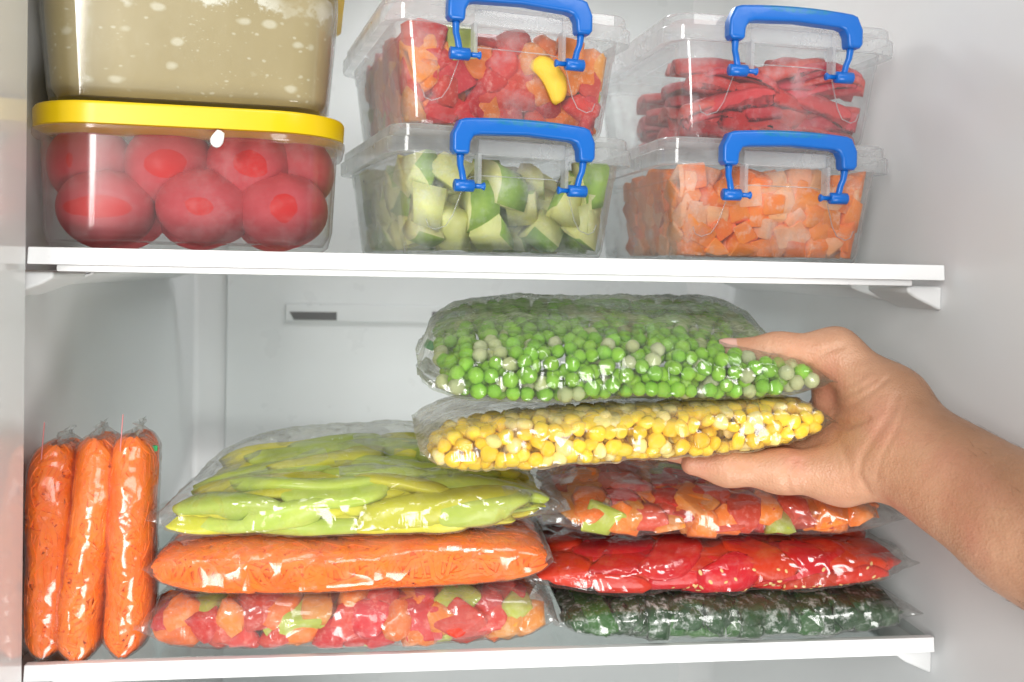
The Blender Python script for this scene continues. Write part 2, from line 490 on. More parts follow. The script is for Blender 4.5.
RC = .045
inn = [(XL, -.0005), (XL, YB - .004)] + arc(XL + .004, YB - .004, .004, 180, 90, 4)
out = [(XL - .04, -.0005), (XL - .04, YB - .004)] + [(XL - .04 + .02 * k, YB + .05) for k in range(5)]
solid_wall('side_wall', inn, out, ZB, ZT, M['liner'], fr)
ri = arc(XW - RC, YB - RC, RC, 90, 0, 12) + [(XW, YF)]
ro = [(XW - RC + (.04 + RC) * k / 12, YB + .05) for k in range(13)] + [(XW + .04, YF)]
solid_wall('side_wall', ri, ro, ZB, ZT, M['liner'], fr)
box('back_wall', (0, .02, (ZB + ZT) / 2), (2 * (XW + .03), .04, ZT - ZB), M['liner'], fr, 0)
box('collar', (-.2304 - .02, (YF - .0012) / 2 - YB, (ZB + ZT) / 2), (.04, -YF - .0012, ZT - ZB), M['liner_gloss'], fr, .0008)
box('ceiling_panel', (0, -.2, ZT + .01), (.64, .5, .02), M['liner'], fr, 0)
box('floor_panel', (0, -.2, ZB - .01), (.64, .5, .02), M['liner'], fr, 0)
pl, pr = W(228, 300, YB).x, W(694, 300, YB).x
box('back_panel', ((pl + pr) / 2, -.003, (ZB + ZT) / 2), (pr - pl, .006, ZT - ZB - .01), M['panel'], fr, .0015)
# air vent: a shallow raised bar, dark strips laid on it for the shade inside its slots
yv = YB - .006
a0, a1 = W(286, 304, yv), W(600, 320, yv); b0 = W(288, 321, yv)
vent = box('air_vent', ((a0.x + a1.x) / 2, -.0075, (a0.z + b0.z) / 2), (a1.x - a0.x, .003, abs(a0.z - b0.z)), M['panel'], fr, .001)
for u0, u1 in ((290, 337), (432, 478), (540, 586)):
    p0, p1 = W(u0, 311.5, yv), W(u1, 319.5, yv)
    dz = .5 * (u0 - 290) / 150 * .0014
    V = []
    zt_, zb_ = p0.z, W(u0, 319.5, yv).z
    sk = .004 if u0 == 290 else 0
    P = [(p0.x, zt_), (p1.x, zt_), (p1.x, zb_), (p0.x + sk, zb_)]
    for yy in (-.0094, -.0086): V += [(x, yy, z) for x, z in P]
    mesh('slot', V, [(0, 1, 2, 3), (7, 6, 5, 4), (0, 4, 5, 1), (1, 5, 6, 2), (2, 6, 7, 3), (3, 7, 4, 0)], M['slot'], vent, False)


# shelf rails: blunt wedges moulded on the side walls, a long one in front and a small one behind
def wedge(side, z, y0, y1, wid, hgt):
    s = side; X = XW if s > 0 else XL
    P = [(X, z), (X - s * wid, z), (X - s * wid, z - hgt * .25), (X - s * wid * .75, z - hgt * .5), (X, z - hgt)]
    bm = bmesh.new()
    A = [bm.verts.new((x, y0 - YB, zz)) for x, zz in P]; B = [bm.verts.new((x, y1 - YB, zz)) for x, zz in P]
    bm.faces.new(A if s < 0 else A[::-1]); bm.faces.new(B[::-1] if s < 0 else B)
    n = len(P)
    for i in range(n):
        j = (i + 1) % n
        q = (A[i], A[j], B[j], B[i]); bm.faces.new(q[::-1] if s < 0 else q)
    bmesh.ops.recalc_face_normals(bm, faces=bm.faces)
    bmesh.ops.bevel(bm, geom=list(bm.edges), offset=.0016, segments=3, profile=.5, affect='EDGES')
    o = from_bm('shelf_bracket', bm, M['liner'], fr); shade(o, 60)


for z in (H - .0105, -.0105):
    wedge(1, z, .008, .05, .0200, .0135); wedge(-1, z, .006, .05, .024, .0135)
    wedge(1, z, .062, .30, .024, .010); wedge(-1, z, .06, .30, .024, .009)


# ------------------------------------------------------------------ shelves
def shelf(z, label, lift):
    s = thing('glass_shelf', label, 'shelf', (0, 0, z), group='refrigerator shelves')
    box('glass', (0, .152, -.0022), (.456, .296, .0042), M['glass'], s, .0008)
    # white front trim with slanted ends
    bm = bmesh.new(); hw = .2300
    P = [(-hw, lift), (hw, lift), (hw + .0005, lift - .0082), (-hw - .0005, lift - .0082)]
    A = [bm.verts.new((x, -.0005, zz)) for x, zz in P]; B = [bm.verts.new((x, .0035, zz)) for x, zz in P]
    bm.faces.new(A[::-1]); bm.faces.new(B)
    for i in range(4):
        j = (i + 1) % 4; bm.faces.new((A[i], A[j], B[j], B[i]))
    bmesh.ops.recalc_face_normals(bm, faces=bm.faces)
    bmesh.ops.bevel(bm, geom=list(bm.edges), offset=.0006, segments=2, profile=.5, affect='EDGES')
    shade(from_bm('front_trim', bm, M['trim'], s))
    box('trim_lip', (-.002, .012, lift - .0098), (.434, .016, .0034), M['trim'], s, .0008)
    box('rear_trim', (0, .302, -.003), (.456, .006, .010), M['trim'], s, .001)
    return s


shelf(H, 'upper glass shelf with white front edge, carrying the lidded tubs and clip boxes', .0010)
shelf(0, 'lower glass shelf with white front edge, carrying the bagged frozen vegetables', 0)


# ------------------------------------------------------------------ piece meshes (shared data)
def piece_mesh(name, kind, seed, mats):
    r = random.Random(seed); bm = bmesh.new()
    if kind == 'ball':
        bmesh.ops.create_icosphere(bm, subdivisions=3, radius=1)
        off = Vector((r.random() * 9, r.random() * 9, 0))
        for v in bm.verts: v.co *= 1 + .05 * noise.noise(v.co * 1.3 + off) - .22 * max(0, noise.noise(v.co * 2.1 + off * 2)) - .09 * abs(noise.noise(v.co * 3.6 + off))
    elif kind == 'kernel':
        bmesh.ops.create_icosphere(bm, subdivisions=2, radius=1)
        off = Vector((r.random() * 9, 0, r.random() * 9))
        for v in bm.verts:
            c = v.co; q = max(abs(c.x), abs(c.y), abs(c.z)); c *= .55 + .45 / (q * 1.15 + 1e-6) * .8
            c.x *= 1 + .28 * c.z; c.y *= .72; c *= 1 + .1 * noise.noise(c * 1.5 + off)
    elif kind == 'cube':
        bmesh.ops.create_cube(bm, size=2)
        for v in bm.verts: v.co += Vector((r.uniform(-.16, .16), r.uniform(-.16, .16), r.uniform(-.16, .16)))
        bmesh.ops.bevel(bm, geom=list(bm.edges), offset=.22, segments=3, profile=.5, affect='EDGES')
    elif kind == 'chunk':
        bmesh.ops.create_icosphere(bm, subdivisions=2, radius=1)
        off = Vector((r.random() * 9, r.random() * 9, r.random() * 9))
        pl = [Vector((r.uniform(-1, 1), r.uniform(-1, 1), r.uniform(-1, 1))).normalized() for _ in range(7)]
        for v in bm.verts:
            c = v.co.copy()
            for p in pl:
                dd = c.dot(p)
                if dd > .62: c -= p * (dd - .62) * .92
            v.co = c * (1 + .18 * noise.noise(c * 1.6 + off)) * 1.18
    elif kind in ('strip', 'shortstrip'):
        nx, ny = 14, 5; L = 1; g = {}
        bend = r.uniform(-.10, .10) * 2; arch = r.uniform(.18, .30); tw = r.uniform(-.5, .5)
        for s_ in (0, 1):
            for i in range(nx + 1):
                u = i / nx * 2 - 1
                wv_ = (.24 if kind == 'strip' else .42) * (1 - .45 * abs(u) ** 7) * (1 + .12 * noise.noise(Vector((u * 1.5, seed, 0))))
                for j in range(ny + 1):
                    w = j / ny * 2 - 1
                    th = (.085 if kind == 'strip' else .09) * (1 - .5 * abs(w) ** 4) * (1 - .4 * abs(u) ** 8)
                    x = u; y = w * wv_ + bend * u * u
                    z = arch * (1 - u * u) * .5 - .14 * w * w + tw * u * w * .12 + .03 * noise.noise(Vector((u * 2, w, seed * 1.7)))
                    z += th if s_ else -th
                    g[s_, i, j] = bm.verts.new((x, y, z))
        for i in range(nx):
            for j in range(ny):
                bm.faces.new((g[1, i, j], g[1, i + 1, j], g[1, i + 1, j + 1], g[1, i, j + 1]))
                bm.faces.new((g[0, i, j], g[0, i, j + 1], g[0, i + 1, j + 1], g[0, i + 1, j]))
        for i in range(nx):
            bm.faces.new((g[0, i, 0], g[0, i + 1, 0], g[1, i + 1, 0], g[1, i, 0]))
            bm.faces.new((g[0, i, ny], g[1, i, ny], g[1, i + 1, ny], g[0, i + 1, ny]))
        for j in range(ny):
            bm.faces.new((g[0, 0, j], g[1, 0, j], g[1, 0, j + 1], g[0, 0, j + 1]))
            bm.faces.new((g[0, nx, j], g[0, nx, j + 1], g[1, nx, j + 1], g[1, nx, j]))
    elif kind == 'slice':          # fat wedge of tomato or pepper
        bmesh.ops.create_icosphere(bm, subdivisions=3, radius=1)
        off = Vector((r.random() * 9, r.random() * 9, r.random() * 9))
        for v in bm.verts:
            c = v.co; c.z *= .42; c.y *= .62; c.z += .18 * c.x * c.x * r.choice((1,))
            c *= 1 + .16 * noise.noise(c * 1.8 + off) + .06 * noise.noise(c * 5 + off)
    elif kind == 'leaf':           # crumpled leaf lump
        bmesh.ops.create_icosphere(bm, subdivisions=3, radius=1)
        off = Vector((r.random() * 9, r.random() * 9, r.random() * 9))
        for v in bm.verts:
            c = v.co.copy(); c.z *= .55; c.y *= .7
            v.co = c * (1 + .42 * noise.noise(c * 1.5 + off) - .35 * abs(noise.noise(c * 3.1 + off)) + .1 * noise.noise(c * 7 + off))
    elif kind == 'wedge':          # quarter of a zucchini round: curved skin, two cut sides
        n = 8; A = []; B = []; t0 = r.uniform(75, 110)
        for z, ring in ((-.62, A), (.62, B)):
            ring.append(bm.verts.new((r.uniform(-.08, .08), r.uniform(-.08, .08), z)))
            for k in range(n + 1):
                tt = math.radians(t0 * k / n)
                q = 1.45
                ring.append(bm.verts.new((q * math.cos(tt), q * math.sin(tt), z + r.uniform(-.03, .03))))
        for i in range(n + 2):
            j = (i + 1) % (n + 2)
            f = bm.faces.new((A[i], A[j], B[j], B[i])); f.material_index = 1 if 1 <= i <= n else 0
        bm.faces.new(A[::-1]); bm.faces.new(B)
        for v in bm.verts: v.co -= Vector((.7, .7, 0))
        bmesh.ops.bevel(bm, geom=[e for e in bm.edges if len(e.link_faces) == 2 and e.calc_face_angle(0) > .5], offset=.15, segments=3, profile=.5, affect='EDGES')
    bmesh.ops.recalc_face_normals(bm, faces=bm.faces)
    me = bpy.data.meshes.new(name); bm.to_mesh(me); bm.free()
    for x in mats: me.materials.append(x)
    me.polygons.foreach_set('use_smooth', [kind not in ()] * len(me.polygons))
    if kind in ('chunk',):
        bm = bmesh.new(); bm.from_mesh(me)
        for e in bm.edges:
            if len(e.link_faces) == 2 and e.calc_face_angle(0) > math.radians(50): e.smooth = False
        bm.to_mesh(me); bm.free()
    return me


_cache = {}


def variants(name, kind, mat, n=5):
    k = (name, kind, tuple(m_.name for m_ in mat))
    if k not in _cache: _cache[k] = [piece_mesh(name, kind, 17 * i + len(name) * 3 + len(mat[0].name), mat) for i in range(n)]
    return _cache[k]


def rand_rot(r=rnd):
    return Matrix.Rotation(r.uniform(0, 6.28), 3, 'X') @ Matrix.Rotation(r.uniform(0, 6.28), 3, 'Y') @ Matrix.Rotation(r.uniform(0, 6.28), 3, 'Z')


def put(name, me, loc, rot, size, label, cat, group):
    o = bpy.data.objects.new(name, me); col.objects.link(o)
    s = size if isinstance(size, (tuple, list)) else (size,) * 3
    o.matrix_world = Matrix.Translation(loc) @ rot.to_4x4() @ Matrix.Diagonal((*s, 1))
    return tag(o, label, cat, group)


def join_pieces(name, items, label, cat):
    """many small pieces as one object (what lies behind the ones that can be picked out)"""
    V = []; F = []; fm = []; mats = []
    for me, mw in items:
        b = len(V); idx = []
        for x in me.materials:
            if x not in mats: mats.append(x)
            idx.append(mats.index(x))
        V += [mw @ v.co for v in me.vertices]
        for p in me.polygons: F.append([b + i for i in p.vertices]); fm.append(idx[p.material_index])
    o = mesh(name, V, F, mats, None, True, fm); shade(o, 50)
    return tag(o, label, cat, kind='stuff')


def mw(loc, rot, size):
    s = size if isinstance(size, (tuple, list)) else (size,) * 3
    return Matrix.Translation(loc) @ rot.to_4x4() @ Matrix.Diagonal((*s, 1))


# ------------------------------------------------------------------ tubs and boxes on the upper shelf
def zr(x, y, a):
    c, s = math.cos(a), math.sin(a); return Vector((c * x - s * y, s * x + c * y, 0))


# tomato tub
ta = math.radians(6)
tub_c = Vector((-.1675, .0675, H))
tb = thing('food_tub', 'clear hazy tub with a yellow lid full of frozen tomatoes, under the broth tub', 'food tub', tub_c, ta)
loft('body', [(.066, .050, .020, .0012), (.0695, .0535, .026, .004), (.0715, .0555, .030, .012), (.0735, .0575, .033, .0555), (.0765, .0605, .036, .0560),
              (.0775, .0615, .037, .0575), (.0775, .0615, .037, .0600), (.0750, .0590, .036, .0600), (.0725, .0565, .032, .0555), (.0700, .0540, .028, .010), (.067, .051, .02, .005)], M['tub'], tb, True, True)
loft('lid', [(.0752, .0592, .035, .0603), (.0768, .0608, .0365, .0609), (.0772, .0612, .037, .0697), (.0762, .0602, .036, .0713), (.074, .058, .035, .0717), (.072, .056, .033, .0707), (.06, .045, .025, .0705)], M['yellow'], tb, True, True)
tom = bmesh.new()
bmesh.ops.create_uvsphere(tom, u_segments=40, v_segments=28, radius=.0225)
for v in tom.verts:
    c = v.co; a = math.atan2(c.y, c.x)
    c.z *= .97
    v.co = c * (1 + .025 * math.cos(5 * a) * abs(c.z) / .02 + .04 * noise.noise(c * 40))
tme = bpy.data.meshes.new('frozen_tomato'); tom.to_mesh(tme); tom.free(); tme.materials.append(M['tomato_frz'])
tme.polygons.foreach_set('use_smooth', [True] * len(tme.polygons))
toms = [  # pixel, depth below the front wall, scale, patch half-size, label
    (92, 166, .050, .98, (.002, .004), 'frozen tomato at the upper left of the yellow-lidded tub, nearly all pink rime', (-.014, 0)),
    (170, 168, .051, 1.05, (.0100, .0075), 'frozen tomato with a rounded red bare patch, second in the upper layer of the tub', (.002, .001)),
    (250, 169, .052, 1.05, (.0090, .0068), 'frozen tomato with a slanted oval red patch, below the white frost bead on the rim', (.003, .000)),
    (295, 172, .064, .95, (.0001, .0001), 'frozen tomato in the upper right corner of the yellow-lidded tub, dim and without patch', (0, 0)),
    (106, 209, .0380, (1.06, 1.06, .93), (.0165, .0058), 'frozen tomato with a long ragged red patch, lower left in the tub', (-.001, .001)),
    (205, 208, .0405, (1.1, 1.1, .93), (.0062, .0050), 'frozen tomato with a small red oval spot, middle of the lower layer in the tub', (.001, -.003)),
    (282, 211, .0440, (1.06, 1.06, .93), (.0062, .0078), 'frozen tomato with an upright red oval patch, lower right in the tub', (.003, .000))]
for u, v, y, s, pt, lab, off in toms:
    p = W(u, v, y)
    o = put('frozen_tomato', tme, p, Matrix.Rotation(ta + off[0] * 20, 3, 'Z') @ Matrix.Rotation(rnd.uniform(-.2, .2), 3, 'Y'), s, lab, 'tomato', 'frozen tomatoes in the yellow-lidded tub')
    o['patch'] = (pt[0], pt[1], 0.0)
for k in range(3):     # those behind them
    p = tub_c + zr(-.040 + .040 * k, .006, ta) + Vector((0, 0, .026))
    if k < 3:
        o = put('frozen_tomato', tme, p, rand_rot(), 1.1, ['frozen tomato in the back row of the tub, left', 'frozen tomato in the back row of the tub, middle', 'frozen tomato in the back row of the tub, right'][k], 'tomato', 'frozen tomatoes in the yellow-lidded tub'); o['patch'] = (.0001, .0001, 0.)
bead = W(217, 138, .0070)
o = put('frost_bead', variants('frost_bead', 'chunk', [M['trim']], 1)[0], bead, Matrix.Identity(3), (.0030, .0016, .0042), 'small white frost bead under the rim of the yellow-lidded tomato tub', 'frost bead', None)

# broth tub on top of it
bc = Vector((-.1690, .0745, H + .0720)); ba = math.radians(6)
bt = thing('food_tub', 'clear square tub of beige frozen broth stacked on the yellow lid', 'food tub', bc, ba)
loft('body', [(0.0630, .050, .016, .0006), (0.0685, .0545, .019, .003), (0.0695, .0555, .02, .008), (0.0735, .0590, .022, .056), (0.0735, .0590, .022, .066),
              (0.0725, .0580, .021, .066), (0.0725, .0580, .021, .056), (0.0685, .0545, .019, .009), (0.0650, .051, .017, .004)], M['tub2'], bt, True, True)
loft('lid', [(0.0745, .060, .023, .0665), (0.0770, .0625, .025, .067), (0.0772, .0627, .025, .0760), (0.0760, .061, .024, .0772), (0.0680, .054, .02, .0768)], M['yellow'], bt, True, True)
bl = loft('frozen_broth', [(.0645, .050, .016, .0046), (.0675, .0535, .018, .009), (.0702, .0562, .0195, .040), (.0712, .0570, .02, .058), (.0705, .0560, .019, .0620)], M['broth'], None, True, True)
bl.location = bc; bl.rotation_euler = (0, 0, ba)
tag(bl, 'beige block of frozen broth with white frosty flecks inside the upper tub', 'broth')


# clip boxes
def handle_mesh(parent, yf, zf):
    """blue clip: arched grip, two cranked arms with pins; yf: front of lid flange, zf: bottom of flange"""
    hp = bpy.data.objects.new('clip_handle', None)
    outer = []; W2 = .0396; T = .0198
    for k in range(25):
        x = -W2 + 2 * W2 * k / 24; q = abs(x) / W2
        z = T - .0022 * q * q - (.0075 * max(0, (q - .86) / .14) ** 2.4)
        outer.append((x, z))
    P = [(-W2, .0008), (-W2 + .0012, 0)]
    poly = [(-W2, .002)] + [(x, z) for x, z in outer] + [(W2, .002), (W2 - .0016, 0), (W2 - .0080, 0), (W2 - .0090, .0012)]
    inner = [(W2 - .0094, .0062), (W2 - .0112, .0094), (W2 - .0145, .0104), (0, .0116), (-W2 + .0145, .0104), (-W2 + .0112, .0094), (-W2 + .0094, .0062)]
    poly += inner + [(-W2 + .0090, .0012), (-W2 + .0080, 0), (-W2 + .0016, 0)]
    bm = bmesh.new()
    A = [bm.verts.new((x, -.0050, z)) for x, z in poly]; f = bm.faces.new(A)
    r = bmesh.ops.extrude_face_region(bm, geom=[f])
    for v in r['geom']:
        if isinstance(v, bmesh.types.BMVert): v.co.y += .0085
    bmesh.ops.recalc_face_normals(bm, faces=bm.faces)
    es = [e for e in bm.edges if len(e.link_faces) == 2 and abs(e.verts[0].co.y - e.verts[1].co.y) < 1e-6]
    bmesh.ops.bevel(bm, geom=es, offset=.0018, segments=3, profile=.5, affect='EDGES')
    bmesh.ops.triangulate(bm, faces=[f for f in bm.faces if len(f.verts) > 4])
    g = from_bm('clip_handle', bm, M['blue'], parent); shade(g, 35)
    g.location = (-.001, yf - .0045, zf)
    for s in (-1, 1):
        xa = s * (W2 - .0052)
        tube('arm', [(xa, 0, .001), (xa, 0, -.0015), (xa - s * .0002, .0006, -.005), (xa - s * .0014, .0012, -.0085), (xa - s * .0022, .0014, -.0125), (xa - s * .0022, .0014, -.0145)], [.0022, .0019, .0017, .0017, .0018, .002], M['blue'], g, 12)
        xb = s * (W2 - .0065)
        tube('pin', [(xb + s * .0040, .0014, -.0155), (xb + s * .0036, .0014, -.0155), (xb - s * .0062, .0014, -.0155), (xb - s * .0066, .0014, -.0155)], [.0026, .0032, .0032, .0026], M['blue'], g, 14)
        tube('pin', [(xb - s * .0060, .0014, -.0155), (xb - s * .0105, .0014, -.0155), (xb - s * .0122, .0014, -.0155), (xb - s * .0126, .0014, -.0155)], [.0013, .0013, .0022, .0017], M['blue'], g, 14)
    return g


WB, DB = .0708, .080          # half width, half depth of the lid


def clip_box(c, a, label):
    b = thing('storage_box', label, 'storage box', c, a, 'clear clip boxes with blue handles')
    e = DB - .058
    loft('body', [(.0540, .0445 + e, .009, .0008), (.0565, .0465 + e, .010, .0025), (.0575, .0475 + e, .0105, .006), (.0622, .0518 + e, .0115, .045), (.0628, .0522 + e, .0118, .0455), (.0640, .0532 + e, .012, .055),
                  (.0630, .0522 + e, .011, .055), (.0618, .0512 + e, .0108, .0452), (.0612, .0508 + e, .0105, .045), (.0566, .0466 + e, .0098, .0065), (.055, .045 + e, .009, .0035)], M['clear'], b, True, True, 12)
    loft('lid', [(.0655, .0545 + e, .013, .0532), (WB - .0004, DB - .0004, .0145, .0530), (WB, DB, .015, .0540), (WB, DB, .015, .0610), (WB - .0006, DB - .0006, .0145, .0616), (WB - .0022, DB - .0022, .013, .0618), (WB - .0026, DB - .0026, .0126, .0674), (WB - .0034, DB - .0034, .012, .0682),
                 (WB - .007, DB - .007, .0095, .0682), (WB - .009, DB - .009, .008, .0664)], M['lidclear'], b, False, True, 12)
    # moulded ridge on the front face: a bar between the clips that dips into a tongue at each corner
    yf = lambda z: -(.0475 + e + (z - .006) * .1105) - .0003
    for s in (-1, 1):
        P = [(0, .0435), (s * .020, .0435), (s * .026, .0425), (s * .0295, .039), (s * .032, .031), (s * .035, .022), (s * .0385, .0165), (s * .044, .0145), (s * .0475, .016), (s * .049, .020)]
        tube('moulded_ridge', [(x, yf(z) + (.0006 if abs(x) > .046 else 0), z) for x, z in P], .00034, M['ridge'], b, 6)
        xa = s * .0245
        box('hinge_tab', (xa, -DB - .0010, .0452), (.0022, .0065, .0175), M['ridge'], b, .0005)
    box('latch_plate', (0, -DB - .0010, .0575), (.049, .0016, .0080), M['lidclear'], b, .0006)
    handle_mesh(b, -DB - .0005, .0525)
    return b


b1 = Vector((-.0130, .1030, H)); A1 = math.radians(14)
b1t = Vector((-.0140, .1030, H + .0672)); A1t = math.radians(12.5)
b2 = Vector((.1460, .1085, H)); A2 = math.radians(5)
b2t = Vector((.1475, .1095, H + .0672)); A2t = math.radians(5.5)
clip_box(b1, A1, 'lower clear box of green zucchini chunks with blue clip handle, left of carrot cubes')
clip_box(b1t, A1t, 'upper clear box of mixed red pepper pieces with blue handle, above the zucchini box')
clip_box(b2, A2, 'lower clear box of orange carrot cubes with blue clip handle, right of zucchini')
clip_box(b2t, A2t, 'upper clear box of dark red pepper strips with blue handle, above the carrot cubes')


def box_clamp(c, a, h=.056):
    """keeps pieces inside the walls of a clip box, so that they lie flat against them"""
    ca, sa = math.cos(a), math.sin(a); e = DB - .058

    def f(V, ins):
        V = np.asarray(V, float) - np.array(c)
        x = V[:, 0] * ca + V[:, 1] * sa; y = -V[:, 0] * sa + V[:, 1] * ca; z = np.clip(V[:, 2], .0042, h)
        hx = .0555 + z * .11 - ins; hy = .0455 + e + z * .11 - ins
        x = np.clip(x, -hx, hx); y = np.clip(y, -hy, hy)
        rc = .009; dx = np.abs(x) - (hx - rc); dy = np.abs(y) - (hy - rc); L = np.hypot(dx, dy)
        k = (dx > 0) & (dy > 0) & (L > rc); q = np.where(k, rc / np.maximum(L, 1e-9), 1)
        x = np.where(k, np.sign(x) * (hx - rc + dx * q), x); y = np.where(k, np.sign(y) * (hy - rc + dy * q), y)
        return np.stack([x * ca - y * sa + c[0], x * sa + y * ca + c[1], z + c[2]], 1)
    return f


def clamped(me, M4, clamp, ins):
    """own copy of a piece mesh pressed flat where it meets the wall"""
    n = len(me.vertices); co = np.empty(n * 3); me.vertices.foreach_get('co', co); co = co.reshape(-1, 3)
    A = np.array(M4); Wd = co @ A[:3, :3].T + A[:3, 3]
    Wc = clamp(Wd, ins)
    me2 = me.copy(); c = Wc.mean(0); me2.vertices.foreach_set('co', (Wc - c).ravel()); me2.update()
    return me2, Vector(c)


PIECES = {}


def put_c(name, me, M4, clamp, ins, label, cat, group):
    me2, c = clamped(me, M4, clamp, ins)
    o = bpy.data.objects.new(name, me2); col.objects.link(o); o.location = c; o.matrix_world = Matrix.Translation(c)
    PIECES.setdefault(group, []).append(o)
    return tag(o, label, cat, group)


def fill_box(c, a, nx, ny, nz, size, pick, hmax, sepy=2, jit=.3, seed=1, rotf=None, z0=.0045):
    r = random.Random(seed); rest = []; cl = box_clamp(c, a); e = DB - .058
    for k in range(nz):
        z = z0 + size * .8 + (hmax - 1.6 * size) * (k / max(1, nz - 1))
        hx = .0555 + z * .1 - size * .8; hy = .0455 + e + z * .1 - size * .8
        for j in range(ny):
            for i in range(nx):
                x = -hx + 2 * hx * (i + (.25 if k % 2 else -.25) * (0 < i < nx - 1)) / (nx - 1) + r.uniform(-jit, jit) * size
                y = -hy + j * size * 1.75 + r.uniform(-jit, jit) * size * .8
                zz = z + r.uniform(-jit, jit) * size * .7
                if k == nz - 1 and r.random() < .3: continue
                loc = c + zr(x, y, a) + Vector((0, 0, zz))
                nm, me, lab, cat, sz, grp = pick(r, i, j, k)
                rot = rotf(r) if rotf else rand_rot(r)
                rot = Matrix.Rotation(a, 3, 'Z') @ rot
                put_c(nm, me, mw(loc, rot, sz), cl, r.uniform(.0005, .0022), lab, cat, grp)
    return rest


# carrot cubes
va, vb = variants('carrot_cube', 'cube', [M['carrot']]), variants('carrot_cube', 'cube', [M['carrot_pale']])


def pk(r, i, j, k):
    pale = r.random() < .27
    return ('carrot_cube', r.choice(vb if pale else va), 'frost-pale carrot cube in the lower right clip box' if pale else 'bright orange carrot cube in the lower right clip box',
            'carrot cube', r.uniform(.0056, .0072), 'carrot cubes in the clip box')


fill_box(b2, A2, 10, 9, 5, .0058, pk, .046, 2, .45, 5)

# zucchini
vz_ = variants('zucchini_chunk', 'wedge', [M['zflesh'], M['zskin']], 7)
zl = ['pale zucchini chunk with green skin in the lower left clip box']


def pk(r, i, j, k):
    return ('zucchini_chunk', r.choice(vz_), zl[0], 'zucchini chunk', r.uniform(.0125, .0155), 'zucchini chunks in the clip box')


fill_box(b1, A1, 5, 6, 3, .0125, pk, .050, 2, .3, 8)

# mixed pepper pieces
mixset = [('red', 'red pepper chunk', .26), ('red_pink', 'frosted red pepper chunk', .22), ('orange', 'orange pepper chunk', .34), ('amber', 'yellowish pepper chunk', .12), ('lime', 'green pepper chunk', .06)]


def mixer(where, sets, size, group, shapes=('chunk', 'cube')):
    def f(r, *a):
        q = r.random() * sum(s[2] for s in sets); acc = 0
        for mname, lab, w in sets:
            acc += w
            if q <= acc: break
        kind = r.choice(shapes)
        nm = lab.split()[-2] + '_' + lab.split()[-1]
        return (nm, r.choice(variants(nm, kind, [M[mname]])), lab + ' ' + where, ' '.join(lab.split()[-2:]), r.uniform(*size), group)
    return f


fill_box(b1t, A1t, 8, 9, 5, .0074, mixer('in the upper left clip box', mixset, (.0072, .0100), 'pepper pieces in the clip box', ('chunk', 'chunk', 'cube')), .049, 2, .5, 13)
ys_ = variants('pepper_strip', 'shortstrip', [M['yellow_pep']], 1)[0]
p = W(553, 77, .0375)
put('pepper_strip', ys_, p, Matrix.Rotation(A1t, 3, 'Z') @ Matrix.Rotation(math.radians(55), 3, 'Y') @ Matrix.Rotation(math.radians(80), 3, 'X'), (.0135, .0165, .020), 'single bright yellow curved pepper piece under the right hinge pin of the upper left box', 'pepper strip', None)

# dark red strips
vs_ = variants('pepper_strip', 'strip', [M['wine']], 7)
r = random.Random(4)
spots = []
for k in range(8):
    for j in range(4):
        for i in range(3):
            spots.append((-.030 + .030 * i + r.uniform(-.010, .010), -.040 + .022 * j + r.uniform(-.006, .006), .0095 + .0052 * k + r.uniform(-.001, .001)))
for x, y, z in spots:
    if z > .038 and r.random() < .55: continue
    put_c('pepper_strip', r.choice(vs_), mw(b2t + zr(max(-.034, min(.034, x)), y - .022, A2t) + Vector((0, 0, z)), Matrix.Rotation(A2t + r.uniform(-.5, .5), 3, 'Z') @ Matrix.Rotation(r.uniform(-.28, .28), 3, 'Y') @ Matrix.Rotation(r.uniform(-.5, .5), 3, 'X'),
          (r.uniform(.022, .032), r.uniform(.030, .042), r.uniform(.026, .036))), box_clamp(b2t, A2t), r.uniform(.0005, .003), 'frozen dark red pepper strip in the upper right clip box', 'pepper strip', 'dark red pepper strips in the clip box')
put('pepper_strip', vs_[0], b2t + zr(.012, -.042, A2t) + Vector((0, 0, .052)), Matrix.Rotation(.6, 3, 'Z'), (.0105, .012, .014), 'small knobbly red pepper piece topping the heap in the upper right box', 'pepper strip', None)


